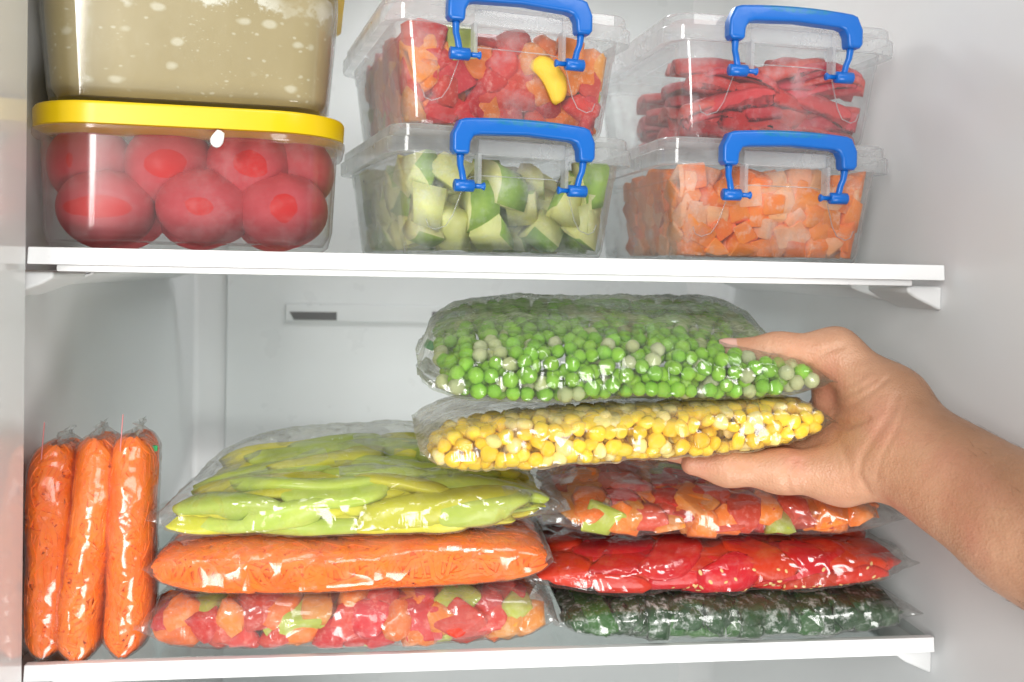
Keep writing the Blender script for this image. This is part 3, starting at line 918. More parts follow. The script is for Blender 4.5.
# ------------------------------------------------------------------ bags
class Bag:
    """pillow: local x along the bag, y front(-)/back(+), z up; M44 places it"""
    def __init__(s, a, b, ht, hb, M44, p=5, ez=.75, ey=.5, bend=None, yt=.10, ztp=2.2, ezb=.34, seed=0):
        s.a, s.b, s.ht, s.hb, s.M, s.p, s.ez, s.ey, s.bend, s.yt, s.ztp, s.seed, s.ezb = a, b, ht, hb, M44, p, ez, ey, bend, yt, ztp, seed, ezb

    def cross(s, u, k=1.0, inset=0):
        tz = max(0., 1 - min(1, abs(u)) ** s.p) ** (1 / s.ztp)
        return tz

    def pt(s, u, th, inset=0.0):
        tz = s.cross(u); c, sn = math.cos(th), math.sin(th)
        ht = max(.0004, s.ht * tz - inset); hb = max(.0004, s.hb * tz - inset)
        b = max(.002, s.b * (1 - s.yt * abs(u) ** 4) - inset)
        y = b * math.copysign(abs(c) ** s.ey, c)
        z = (ht if sn > 0 else hb) * math.copysign(abs(sn) ** (s.ez if sn > 0 else s.ezb), sn)
        x = (s.a - inset * .9) * u
        q = Vector((x, y, z))
        w = noise.noise(Vector((x * 22 + s.seed, y * 22, z * 9 + s.seed * 2)))
        q.z += w * .0022 * tz
        if s.bend: q += s.bend(u, y / s.b, sn)
        return q

    def clamp(s, V, ins):
        """presses world points inside the pillow (inset from its skin)"""
        A = np.array(s.M); Ai = np.linalg.inv(A)
        L = np.asarray(V, float) @ Ai[:3, :3].T + Ai[:3, 3]
        aa = s.a - ins; L[:, 0] = np.clip(L[:, 0], -aa * .985, aa * .985)
        u = L[:, 0] / aa; tz = np.maximum(0, 1 - np.abs(u) ** s.p) ** (1 / s.ztp)
        b = np.maximum(.002, s.b * (1 - s.yt * np.abs(u) ** 4) - ins)
        off = np.zeros((len(L), 3))
        if s.bend:
            off = np.array([s.bend(float(q), float(w), 0)[:] for q, w in zip(u, np.clip(L[:, 1] / s.b, -1, 1))])
        y = L[:, 1]; z = L[:, 2] - off[:, 2]
        h = np.where(z > 0, np.maximum(.0004, s.ht * tz - ins), np.maximum(.0004, s.hb * tz - ins))
        ee = np.where(z > 0, 2 / s.ez, 2 / s.ezb); f = lambda q: (q * np.abs(y) / b) ** (2 / s.ey) + (q * np.abs(z) / h) ** ee
        lo = np.zeros(len(L)); hi = np.ones(len(L))
        bad = f(hi) > 1
        for _ in range(22):
            m_ = (lo + hi) / 2; c = f(m_) > 1; hi = np.where(c, m_, hi); lo = np.where(c, lo, m_)
        q = np.where(bad, lo, 1)
        L[:, 1] = y * q; L[:, 2] = z * q + off[:, 2]
        return L @ A[:3, :3].T + A[:3, 3]

    def nrm(s, u, th, inset=0):
        e = 1e-3
        uu = max(-.97, min(.97, u))
        a = s.pt(uu + e, th, inset) - s.pt(uu - e, th, inset); b = s.pt(uu, th + e, inset) - s.pt(uu, th - e, inset)
        n = b.cross(a)
        if n.length < 1e-12: return Vector((0, 0, 1))
        n.normalize(); return -n if n.dot(s.pt(uu, th) - s.pt(uu, th + math.pi)) < 0 else n

    def film(s, thing_, mat, hits=None, nu=150, nt=96, maxd=.006, flange=.022, frost=None, smooth_it=14, wr=.0006, seed=1, keep=.0007):
        us = [-1 - flange + (2 + 2 * flange) * i / nu for i in range(nu + 1)]
        V = np.zeros((nu + 1, nt, 3)); D = np.zeros((nu + 1, nt)); Nn = np.zeros((nu + 1, nt, 3))
        Mi = s.M
        R3 = Mi.to_3x3()
        for i, u in enumerate(us):
            for j in range(nt):
                th = 2 * math.pi * j / nt
                cu = max(-1., min(1., u)); ext = u - cu
                q = s.pt(cu, th)
                if ext:
                    q.x += ext * s.a
                    q.z += .004 * noise.noise(Vector((u * 9, q.y * 45, seed))) * abs(ext) / max(flange, 1e-6)
                V[i, j] = q
                ax = Vector((q.x * .92, q.y * .55, 0))
                if s.bend: ax += s.bend(cu, q.y * .55 / s.b, 0)
                d = ax - q
                L = d.length
                if L < 1e-5: d = Vector((0, 0, 0)); L = 1
                d = d / L; Nn[i, j] = d
                if hits is not None and not ext:
                    w0 = Mi @ q; wd = (R3 @ d).normalized()
                    md = maxd(cu, math.cos(th), math.sin(th)) if callable(maxd) else maxd
                    h = hits.ray_cast(w0 - wd * .008, wd, L + .008)
                    D[i, j] = min(md, L * .5, (h[3] - .008 - keep) if h[0] is not None else 9)
        if hits is not None:
            lim = D.copy(); 
            for _ in range(smooth_it):
                Dp = np.pad(D, ((1, 1), (0, 0)), mode='edge')
                B = (Dp[:-2] + Dp[2:] + np.roll(D, 1, 1) + np.roll(D, -1, 1) + 2 * D) / 6
                D = np.minimum(lim, B)
        rr = np.zeros_like(D)
        for i in range(nu + 1):
            for j in range(nt):
                q = V[i, j] * 1
                k = Vector((q[0] * 70 + seed * 3, q[1] * 70, q[2] * 70))
                rr[i, j] = abs(noise.noise(k)) + .5 * abs(noise.noise(k * 2.3))
        D2 = D - rr * wr * .8
        P = V + Nn * D2[..., None]
        verts = P.reshape(-1, 3); F = []
        for i in range(nu):
            for j in range(nt):
                F.append((i * nt + j, (i + 1) * nt + j, (i + 1) * nt + (j + 1) % nt, i * nt + (j + 1) % nt))
        o = mesh('film', verts.tolist(), F, mat, thing_)
        at = o.data.attributes.new('frost', 'FLOAT', 'POINT')
        val = []
        for i, u in enumerate(us):
            for j in range(nt):
                th = 2 * math.pi * j / nt
                val.append(frost(max(-1, min(1, u)), math.cos(th), math.sin(th), V[i, j][0], V[i, j][1]) if frost else 0.)
        at.data.foreach_set('value', val)
        return o


def bag_matrix(cx, cy, cz, rz=0, ry=0, rx=0):
    return Matrix.Translation((cx, cy, cz)) @ Matrix.Rotation(rz, 4, 'Z') @ Matrix.Rotation(ry, 4, 'Y') @ Matrix.Rotation(rx, 4, 'X')


def scatter(bag, n, rad, pick, th_rng=(math.radians(95), math.radians(290)), inset=0.0, gap=1.5, seed=1, rotmode='any', tries=40, urange=(-.97, .97), prev=None, squash=1):
    """dart throwing on the shell of the bag: world positions"""
    r = random.Random(seed); P = [] if prev is None else list(prev); out = []
    for _ in range(n * tries):
        if len(out) >= n: break
        u = r.uniform(*urange); th = r.uniform(*th_rng)
        rr = rad
        q = bag.pt(u, th, inset + rr)
        wp = bag.M @ q
        if any((wp - p).length < gap * rr for p in P): continue
        P.append(wp)
        nv = (bag.M.to_3x3() @ bag.nrm(u, th, inset + rr)).normalized()
        out.append((wp, nv, u, th))
    return out, P


def frame(nv, along):
    z = nv; x = (along - z * along.dot(z)).normalized(); y = z.cross(x)
    return Matrix((x, y, z)).transposed()


def place(items, pick, seed, mode='any', axis=Vector((1, 0, 0)), spread=.4, sep=True, clamp=None, ins=(.0004, .0016)):
    r = random.Random(seed); made = []
    for wp, nv, u, th in items:
        nm, me, lab, cat, sz, grp = pick(r, u, th, 0)
        if mode == 'any': rot = rand_rot(r)
        else:
            a = r.uniform(-spread, spread)
            ax = Matrix.Rotation(a, 3, nv) @ axis
            rot = frame(nv, ax)
            if mode == 'flip' and r.random() < .35: rot = rot @ Matrix.Rotation(math.pi, 3, 'X')
        ss = sz if isinstance(sz, tuple) else (sz,) * 3
        if clamp:
            if sep:
                o = put_c(nm, me, mw(wp, rot, ss), clamp, r.uniform(*ins), lab, cat, grp)
                made.append((o.data, o.matrix_world.copy()))
            else:
                m2, c = clamped(me, mw(wp, rot, ss), clamp, .004); made.append((m2, Matrix.Translation(c)))
            continue
        if sep:
            o = put(nm, me, wp, rot, ss, lab, cat, grp); PIECES.setdefault(grp, []).append(o)
        made.append((me, mw(wp, rot, ss)))
    return made


def bvh_of(items):
    V = []; F = []
    for me, mt in items:
        b = len(V); V += [mt @ v.co for v in me.vertices]; F += [[b + i for i in p.vertices] for p in me.polygons]
    return BVHTree.FromPolygons(V, F)


def core(bag, mat, name, label, cat, inset, disp=.0012, nu=60, nt=40, fr=60):
    """solid frozen body of a bag"""
    V = []; F = []
    for i in range(nu + 1):
        u = -.985 + 1.97 * i / nu
        for j in range(nt):
            th = 2 * math.pi * j / nt
            q = bag.pt(u, th, inset); q += bag.nrm(u, th, inset) * disp * noise.noise(q * fr * 3) * 1.5
            V.append(bag.M @ q)
    for i in range(nu):
        for j in range(nt): F.append((i * nt + j, (i + 1) * nt + j, (i + 1) * nt + (j + 1) % nt, i * nt + (j + 1) % nt))
    F.append(tuple(range(nt))[::-1]); F.append(tuple(range(nu * nt, (nu + 1) * nt)))
    c = sum((Vector(v) for v in V), Vector()) / len(V)
    o = mesh(name, [v - c for v in V], F, mat); o.location = c
    return tag(o, label, cat)


def shreds(bag, parent, n, mat, inset, seed, L=(.008, .02), w=.0011):
    """grated shreds lying on the frozen body"""
    r = random.Random(seed); V = []; F = []
    inv = Matrix.Translation(-parent.location)
    R3 = bag.M.to_3x3()
    for _ in range(n):
        u = r.uniform(-.96, .96); th = r.uniform(math.radians(80), math.radians(300))
        ln = r.uniform(*L); al = r.uniform(0, 6.28) if r.random() < .5 else r.gauss(0, .5); cv = r.uniform(-60, 60)
        e = 1e-3
        du = (bag.pt(u + e, th, inset) - bag.pt(u - e, th, inset)).length / (2 * e); dt = (bag.pt(u, th + e, inset) - bag.pt(u, th - e, inset)).length / (2 * e)
        dt = max(dt, .012)
        b0 = len(V); ww = w * r.uniform(.7, 1.4); lift = r.uniform(-.0003, .0005); C = []
        for k in range(6):
            q = (k / 5 - .5) * ln; a2 = al + cv * q * .5
            C.append(bag.pt(max(-.985, min(.985, u + q * math.cos(a2) / du)), th + q * math.sin(a2) / dt, inset - lift))
        nv = bag.nrm(u, th, inset)
        for k in range(6):
            d = C[min(k + 1, 5)] - C[max(k - 1, 0)]
            d = d.normalized() if d.length > 1e-9 else Vector((1, 0, 0))
            s = nv.cross(d); s = s.normalized() if s.length > 1e-6 else d.orthogonal().normalized(); nn = d.cross(s)
            tw = ww * (1 - .6 * abs(k / 2.5 - 1) ** 3)
            for dx, dz in ((-1, -.35), (1, -.35), (.8, .35), (-.8, .35)): V.append(inv @ (bag.M @ (C[k] + s * dx * tw + nn * dz * tw)))
        for k in range(5):
            for j in range(4): F.append((b0 + 4 * k + j, b0 + 4 * k + (j + 1) % 4, b0 + 4 * k + 4 + (j + 1) % 4, b0 + 4 * k + 4 + j))
        F.append((b0 + 3, b0 + 2, b0 + 1, b0)); F.append((b0 + 20, b0 + 21, b0 + 22, b0 + 23))
    o = mesh('shred', V, F, mat, parent, False); o['kind'] = 'stuff'
    return o


def items_of(*objs):
    bpy.context.view_layer.update()
    out = []
    for o in objs: out.append((o.data, o.matrix_world.copy()))
    return out


def bag_thing(label, bag, group='plastic bags of frozen vegetables', name='freezer_bag'):
    o = thing(name, label, 'freezer bag', matrix=bag.M.copy(), group=group); return o


RAD = math.radians
G_MIX = [('red', 'red pepper chunk', .26), ('red_pink', 'frosted red pepper chunk', .20), ('orange', 'orange pepper chunk', .28), ('amber', 'pale amber pepper chunk', .16), ('lime', 'green pepper chunk', .14)]


def mixed_bag(label, bag, where, group, size, n, seed, film, frost=None, gm=G_MIX, gap=1.22, ur=(-.97, .95)):
    t_ = bag_thing(label, bag)
    pk_ = mixer(where, gm, size, group, ('chunk', 'cube', 'chunk'))
    it, P = scatter(bag, n, size[0], pk_, (RAD(72), RAD(288)), -.0015, gap, seed, urange=ur)
    made = place(it, pk_, seed, clamp=bag.clamp, ins=(.0003, .0042))
    it2, _ = scatter(bag, n, size[0], pk_, (RAD(72), RAD(288)), size[0] * 1.1, 1.3, seed + 1)
    inner = place(it2, pk_, seed + 1, sep=False, clamp=bag.clamp)
    join_pieces('pepper_chunks', inner, 'inner pepper pieces deeper ' + where, 'pepper chunks')
    bag.film(t_, film, bvh_of(made + inner), maxd=.005, frost=frost, seed=seed)
    return t_


# left stack, bottom: mixed peppers ------------------------------------------------
bg = Bag(.1015, .068, .0164, .0154, bag_matrix(-.0766, .0600, .0156, RAD(-.5)), 7, .6, .28, seed=2)
mixed_bag('bag of mixed red, orange and green pepper chunks, lowest in the left stack', bg, 'in the bottom bag of the left stack', 'pepper chunks in the bottom left bag', (.0080, .0112), 130, 21, M['film'],
          lambda u, c, s, x, y: .10 + .25 * max(0, s) ** 2)

# left stack, middle: grated carrot ------------------------------------------------
bg = Bag(.0990, .068, .0150, .0150, bag_matrix(-.0758, .0620, .0440, RAD(-.5), RAD(-.5)), 6, .62, .42, seed=5)
t_ = bag_thing('flat bag of grated orange carrot in the middle of the left stack', bg)
co = core(bg, M['grated'], 'grated_carrot', 'frozen slab of grated carrot in the flat bag of the left stack', 'grated carrot', .0016)
sh = shreds(bg, co, 1700, M['grated'], .0013, 3)
bg.film(t_, M['film_taut'], bvh_of(items_of(co, sh)), maxd=.003, frost=lambda u, c, s, x, y: (.85 if -.999 < s < -.72 else 0) * (1 if c < .5 else .3) + .05 + .15 * max(0, s), seed=4)

# left stack, top: pale pepper strips ---------------------------------------------
BM = bag_matrix(-.0712, .0685, .0715, RAD(-1), RAD(-1.0))
bend_ = lambda u, yn, s: Vector((0, 0, .004 * max(0, yn + .3) * (1 - u * u) - .003 * u * u))
bg = Bag(.1010, .073, .0165, .0140, BM, 3.0, .75, .5, bend=bend_, seed=9)
bf = Bag(.1010, .074, .0225, .0145, BM, 3.0, .8, .5, bend=bend_, seed=9)
t_ = bag_thing('loose clear bag of yellow-green pepper strips on top of the left stack', bg)
vy, vg = variants('pepper_strip', 'strip', [M['yelgreen']], 6), variants('pepper_strip', 'strip', [M['greenpep']], 6)


def pk(r, u, th, k):
    g = r.random() < .42
    return ('pepper_strip', r.choice(vg if g else vy), 'light green pepper strip in the top bag of the left stack' if g else 'yellow-green pepper strip in the top bag of the left stack', 'pepper strip',
            (r.uniform(.028, .044), r.uniform(.040, .056), r.uniform(.028, .036)), 'pepper strips in the top left bag')


def lay_strip(bag, r, u, th, al, ln, wd, inset, thick):
    """a pepper strip that follows the bag wall: own smooth mesh with a domed back, rounded ends"""
    e = 1e-3; nx, ny = 18, 7
    du = (bag.pt(u + e, th, inset) - bag.pt(u - e, th, inset)).length / (2 * e); dt = max(.02, (bag.pt(u, th + e, inset) - bag.pt(u, th - e, inset)).length / (2 * e))
    cv = r.uniform(-14, 14); top = []; bot = []; tilt = r.uniform(-.0016, .0016); sd = r.uniform(0, 50)
    for i in range(nx + 1):
        q = i / nx * 2 - 1; sl = q * ln / 2; a2 = al + cv * sl * .5
        wq = wd / 2 * (1 - abs(q) ** 4.5) ** .5 * (1 + .14 * noise.noise(Vector((q * 1.6, sd, 0)))) * (1 - .15 * q)
        for j in range(ny + 1):
            w = j / ny * 2 - 1; px_ = sl * math.cos(a2) - w * wq * math.sin(a2); py_ = sl * math.sin(a2) + w * wq * math.cos(a2)
            uu = max(-.95, min(.95, u + px_ / du)); tt = th + py_ / dt
            lift = thick * .5 * (1 - .75 * w * w) * (1 - .5 * abs(q) ** 6) + tilt * w + .0006 * noise.noise(Vector((q * 3, w * 1.5, sd)))
            top.append(bag.pt(uu, tt, inset - lift)); bot.append(bag.pt(uu, tt, inset + thick * .5))
    V = [bag.M @ p for p in top + bot]; c = sum(V, Vector()) / len(V); V = [v - c for v in V]; n = len(top); F = []
    k = lambda i, j: i * (ny + 1) + j
    for i in range(nx):
        for j in range(ny):
            F.append((k(i, j), k(i + 1, j), k(i + 1, j + 1), k(i, j + 1))); F.append((n + k(i, j), n + k(i, j + 1), n + k(i + 1, j + 1), n + k(i + 1, j)))
        F.append((k(i, 0), n + k(i, 0), n + k(i + 1, 0), k(i + 1, 0))); F.append((k(i, ny), k(i + 1, ny), n + k(i + 1, ny), n + k(i, ny)))
    for j in range(ny):
        F.append((k(0, j), k(0, j + 1), n + k(0, j + 1), n + k(0, j))); F.append((k(nx, j), n + k(nx, j), n + k(nx, j + 1), k(nx, j + 1)))
    g = r.random() < .4
    o = mesh('pepper_strip', V, F, M['greenpep'] if g else M['yelgreen']); o.location = c; o.matrix_world = Matrix.Translation(c)
    tag(o, 'light green pepper strip in the top bag of the left stack' if g else 'yellow-green pepper strip in the top bag of the left stack', 'pepper strip', 'pepper strips in the top left bag')
    PIECES.setdefault('pepper strips in the top left bag', []).append(o)
    return o.data, o.matrix_world.copy()


r = random.Random(77); made = []
for lay, (n_, ins_) in enumerate(((28, .0085), (36, .0045))):
    P = []
    for _ in range(4000):
        if len(P) >= n_: break
        u, th = r.uniform(-.72, .74), r.uniform(RAD(68), RAD(262))
        wp = bg.pt(u, th, ins_)
        if any(((wp - p) * Vector((.45, 1, 1)) if False else Vector(((wp.x - p.x) * .42, wp.y - p.y, wp.z - p.z))).length < .0092 for p in P): continue
        P.append(wp)
        made.append(lay_strip(bg, r, u, th, r.gauss(0, .22) + (math.pi if r.random() < .5 else 0), r.uniform(.050, .088), r.uniform(.0125, .0175), ins_ + r.uniform(-.0018, .0018), r.uniform(.006, .0085)))
inner = []
co = core(bg, M['yelgreen'], 'pepper_strip', 'pale pepper strips lying under the others in the top left bag', 'pepper strip', .008, .002)
bf.film(t_, M['film'], bvh_of(made + inner + items_of(co)), maxd=lambda u, c, s: .0085 if c < -.2 else .0085 - .006 * min(1, (c + .2) / .5), frost=lambda u, c, s, x, y: .06 + .22 * max(0, s) * max(0, c + .3), seed=6, wr=.0028, flange=.03)

# right stack, bottom: dark leaves -------------------------------------------------
bg = Bag(.0985, .070, .0128, .0115, bag_matrix(.1245, .0655, .0110, RAD(.5)), 4, .62, .30, seed=12)
t_ = bag_thing('bag of frosty dark green leaves at the bottom of the right stack', bg)
vl, vb_ = variants('frozen_leaf', 'leaf', [M['leaf']], 6), variants('frozen_leaf', 'leaf', [M['leaf_bright']], 3)


def pk(r, u, th, k):
    g = r.random() < .16
    return ('frozen_leaf', r.choice(vb_ if g else vl), 'bare bright green leaf lump in the bottom right bag' if g else 'frost-covered dark green leaf lump in the bottom right bag', 'frozen leaf',
            (r.uniform(.012, .022), r.uniform(.011, .018), r.uniform(.010, .016)), 'frozen leaves in the bottom right bag')


it, P = scatter(bg, 120, .007, pk, (RAD(72), RAD(288)), -.001, 1.2, 41, urange=(-.93, .88))
made = place(it, pk, 7, clamp=bg.clamp, ins=(.0003, .003))
co = core(bg, M['leaf'], 'frozen_leaf', 'dark frozen leaf mass between the lumps in the bottom right bag', 'frozen leaf', .005, .003)
bg.film(t_, M['film'], bvh_of(made + items_of(co)), maxd=.006, frost=lambda u, c, s, x, y: .05, seed=8, wr=.0018)

# right stack, middle: red slices --------------------------------------------------
bg = Bag(.1055, .068, .0145, .0135, bag_matrix(.1175, .0680, .0348, RAD(.5), RAD(-1.0)), 3.4, .66, .42, seed=15)
t_ = bag_thing('bag of glossy red tomato slices with seeds in the middle of the right stack', bg)
vr = variants('tomato_slice', 'slice', [M['slicered']], 7)


def pk(r, u, th, k):
    return ('tomato_slice', r.choice(vr), 'glossy red tomato slice in the middle bag of the right stack', 'tomato slice', (r.uniform(.014, .026), r.uniform(.014, .022), r.uniform(.014, .020)), 'tomato slices in the right bag')


it, P = scatter(bg, 85, .0065, pk, (RAD(70), RAD(288)), -.001, 1.5, 51, urange=(-.88, .92))
made = place(it, pk, 8, 'flip', bg.M.to_3x3() @ Vector((1, 0, 0)), .9, clamp=bg.clamp, ins=(.0003, .0045))
co = core(bg, M['slicered'], 'tomato_pulp', 'red frozen tomato pulp between the slices in the right middle bag', 'tomato pulp', .007, .002)
bv = bvh_of(made + items_of(co))
r = random.Random(3); sdv = []; sdf = []
for _ in range(60):      # loose seeds on the slices
    u = r.choice((.1, .35, .62, -.15, .3, .7)) + r.gauss(0, .09); th = r.uniform(RAD(175), RAD(235))
    w0 = bg.M @ bg.pt(u, th); nn = (bg.M.to_3x3() @ bg.nrm(u, th)).normalized()
    h = bv.ray_cast(w0 + nn * .004, -nn, .02)
    if h[0] is None: continue
    fx = frame(h[1], Vector((r.uniform(-1, 1), r.uniform(-1, 1), r.uniform(-1, 1))))
    b0 = len(sdv); ring = 8; q = r.uniform(.7, 1.05)
    for k in range(ring):
        a = 2 * math.pi * k / ring; sdv.append(h[0] + fx @ Vector((math.cos(a) * .0015 * q, math.sin(a) * .0009 * q, .0001)))
    sdv.append(h[0] + fx @ Vector((0, 0, .0005)))
    for k in range(ring): sdf.append((b0 + k, b0 + (k + 1) % ring, b0 + ring))
o = mesh('tomato_seeds', sdv, sdf, M['seed']); tag(o, 'pale yellow seeds scattered over the red tomato slices', 'seeds', kind='stuff')
bg.film(t_, M['film'], bv, maxd=.004, frost=lambda u, c, s, x, y: .5 * (1 if -.99 < s < -.8 else 0), seed=10, wr=.0034)

# right stack, top: mixed peppers --------------------------------------------------
bg = Bag(.1000, .074, .0140, .0130, bag_matrix(.1215, .0800, .0610, RAD(.5), RAD(.6)), 4, .68, .45, bend=lambda u, yn, s: Vector((0, 0, .010 * max(0, yn + .4))), seed=19)
mixed_bag('bag of mixed pepper chunks on top of the right stack, beneath the hand', bg, 'in the top bag of the right stack', 'pepper chunks in the top right bag', (.0078, .0108), 115, 61, M['film'],
          lambda u, c, s, x, y: .05 + .5 * max(0, c + .45) * max(0, s), gm=[('red', 'red pepper chunk', .28), ('orange', 'orange pepper chunk', .36), ('amber', 'pale amber pepper chunk', .14), ('lime', 'green pepper chunk', .12), ('red_pink', 'frosted red pepper chunk', .12)], ur=(-.93, .85))

# upright carrot bags ----------------------------------------------------------------
cl = ['leftmost upright bag of grated carrot, leaning by the left wall', 'middle one of three upright bags of grated carrot', 'rightmost upright bag of grated carrot, next to the flat stack']
for k, (u0, v0, u1, v1) in enumerate(((36, 666, 55, 444), (76, 671, 91, 438), (117, 666, 134, 436))):
    p0, p1 = W(u0, v0, -.003), W(u1, v1, .008)
    dx = (p1 - p0); ln = dx.length; dx.normalize()
    yv_ = Vector((-.20, 1, .10)); yv_ = (yv_ - dx * yv_.dot(dx)).normalized(); zv = dx.cross(yv_)
    ctr = (p0 + p1) / 2 + yv_ * .030
    M4 = Matrix.Translation(ctr) @ Matrix((dx, yv_, zv)).transposed().to_4x4()
    sg = [1, -1, 1][k]
    bg = Bag(ln / 2, .031, .0127, .0127, M4, 11, .85, .62, ezb=.85, bend=lambda u, yn, s, sg=sg: Vector((0, .004 * u * u, .0018 * sg * math.sin(u * 2.6))), seed=23 + k)
    t_ = bag_thing(cl[k], bg, 'upright bags of grated carrot')
    co = core(bg, M['grated'], 'grated_carrot', 'grated carrot slab in the ' + ['leftmost', 'middle', 'rightmost'][k] + ' upright bag', 'grated carrot', .0016, .0012)
    sh = shreds(bg, co, 800, M['grated'], .0013, 70 + k)
    bg.film(t_, M['film_up'], bvh_of(items_of(co, sh)), nu=110, nt=72, maxd=.003, flange=.05, frost=lambda u, c, s, x, y: .05 + .2 * max(0, c), seed=12 + k, wr=.0012)
    # loose film top with a zip, standing up behind
    V = []; F = []
    nx_, nz_ = 14, 6
    for j in range(nz_ + 1):
        for i in range(nx_ + 1):
            yy = .055 * i / nx_ - .024; xx = ln / 2 * (.93 + .16 * j / nz_)
            V.append((xx + .002 * noise.noise(Vector((i * .4, j * .5, k))), yy, .0045 * noise.noise(Vector((i * .35, j * .35, k * 3 + 1))) * (j / nz_ + .3)))
    for j in range(nz_):
        for i in range(nx_): F.append((j * (nx_ + 1) + i, j * (nx_ + 1) + i + 1, (j + 1) * (nx_ + 1) + i + 1, (j + 1) * (nx_ + 1) + i))
    o = mesh('film_top', V, F, M['film_hazy'], t_)
    at = o.data.attributes.new('frost', 'FLOAT', 'POINT')
    if k != 1:
        st = box('zip_strip', (ln / 2 * 1.02, -.026, .006), (.018, .0008, .0005), M['pink'], t_, .0002)
    if k == 2:
        box('zip_slider', (ln / 2 * .86, -.014, -.0088), (.003, .003, .003), M['green_tag'], t_, .0006)

# held bags ------------------------------------------------------------------------
r_ = RAD(-1.5)
bc_ = Bag(.1010, .062, .0150, .0150, bag_matrix(.0560, .030, .1130, RAD(2), RAD(-2.4)), 6, .66, .48, bend=lambda u, yn, s: Vector((0, 0, .003 * u * abs(u))), yt=.06, seed=31)
t_ = bag_thing('bag of yellow sweetcorn held in the hand, beneath the pea bag', bc_)
v1_, v2_ = variants('corn_kernel', 'kernel', [M['corn']]), variants('corn_kernel', 'kernel', [M['corn_pale']])


def pk(r, u, th, k):
    g = r.random() < (.2 if math.sin(th) < .35 else .5)
    return ('corn_kernel', r.choice(v2_ if g else v1_), 'pale frosted corn kernel in the held bag' if g else 'bright yellow corn kernel in the held bag', 'corn kernel', r.uniform(.0039, .0053), 'corn kernels in the held bag')


it, P = scatter(bc_, 295, .0041, pk, (RAD(110), RAD(258)), -.0004, 1.30, 81, tries=60)
made = place(it, pk, 9, clamp=bc_.clamp, ins=(.0003, .0022))
it2, _ = scatter(bc_, 320, .0042, pk, (RAD(90), RAD(275)), .006, 1.5, 83, tries=30)
inner = place(it2, pk, 10, sep=False)
join_pieces('corn_kernels', inner, 'corn kernels packed deeper inside the held bag', 'corn kernels')
bc_.film(t_, M['film_corn'], bvh_of(made + inner), maxd=.004, frost=lambda u, c, s, x, y: .75 * (1 if -.999 < s < -.62 else 0) + .06 + .45 * max(0, s - .1), seed=21, nu=170, wr=.002)

bp = Bag(.1000, .074, .0255, .0120, bag_matrix(.0550, .042, .1395, RAD(2), RAD(-.3)), 6, .8, .55,
         bend=lambda u, yn, s: Vector((.012 * max(0, yn), 0, .0165 * max(0, (yn + .6) / 1.5) * max(0, s + .15) - (.0085 * math.exp(-((u - .72) / .33) ** 2) * math.exp(-((yn + .55) / .5) ** 2)) * max(0, s))), yt=.06, seed=37)
t_ = bag_thing('bag of green peas held in the hand, lying on the sweetcorn bag', bp)
v1_, v2_ = variants('pea', 'ball', [M['pea']]), variants('pea', 'ball', [M['pea_pale']])


def pk(r, u, th, k):
    g = r.random() < .18
    return ('pea', r.choice(v2_ if g else v1_), 'frosty whitish pea in the held bag' if g else 'bright green pea in the held bag', 'pea', r.uniform(.0035, .0042), 'peas in the held bag')


it, P = scatter(bp, 330, .0034, pk, (RAD(62), RAD(250)), .0018, 1.78, 91, tries=60)
made = place(it, pk, 11)
it2, _ = scatter(bp, 430, .0040, pk, (RAD(60), RAD(262)), .0058, 1.5, 93, tries=30)
inner = place(it2, pk, 12, sep=False)
join_pieces('peas', inner, 'peas packed deeper inside the held bag', 'peas')
bp.film(t_, M['film_pea'], bvh_of(made + inner), maxd=lambda u, c, s: .0035 if c < -.3 else .0008, frost=lambda u, c, s, x, y: .8 * (1 if -.999 < s < -.85 else 0) + .07 + .55 * max(0, s) * min(1, max(0, (c + .6) / .5)), seed=22, nu=170, wr=.0030)
box('zip_tag', tuple(bp.M.inverted() @ W(430, 345, .05)), (.006, .002, .005), M['green_tag'], t_, .0006, rot=Matrix.Rotation(.5, 3, 'Y'))


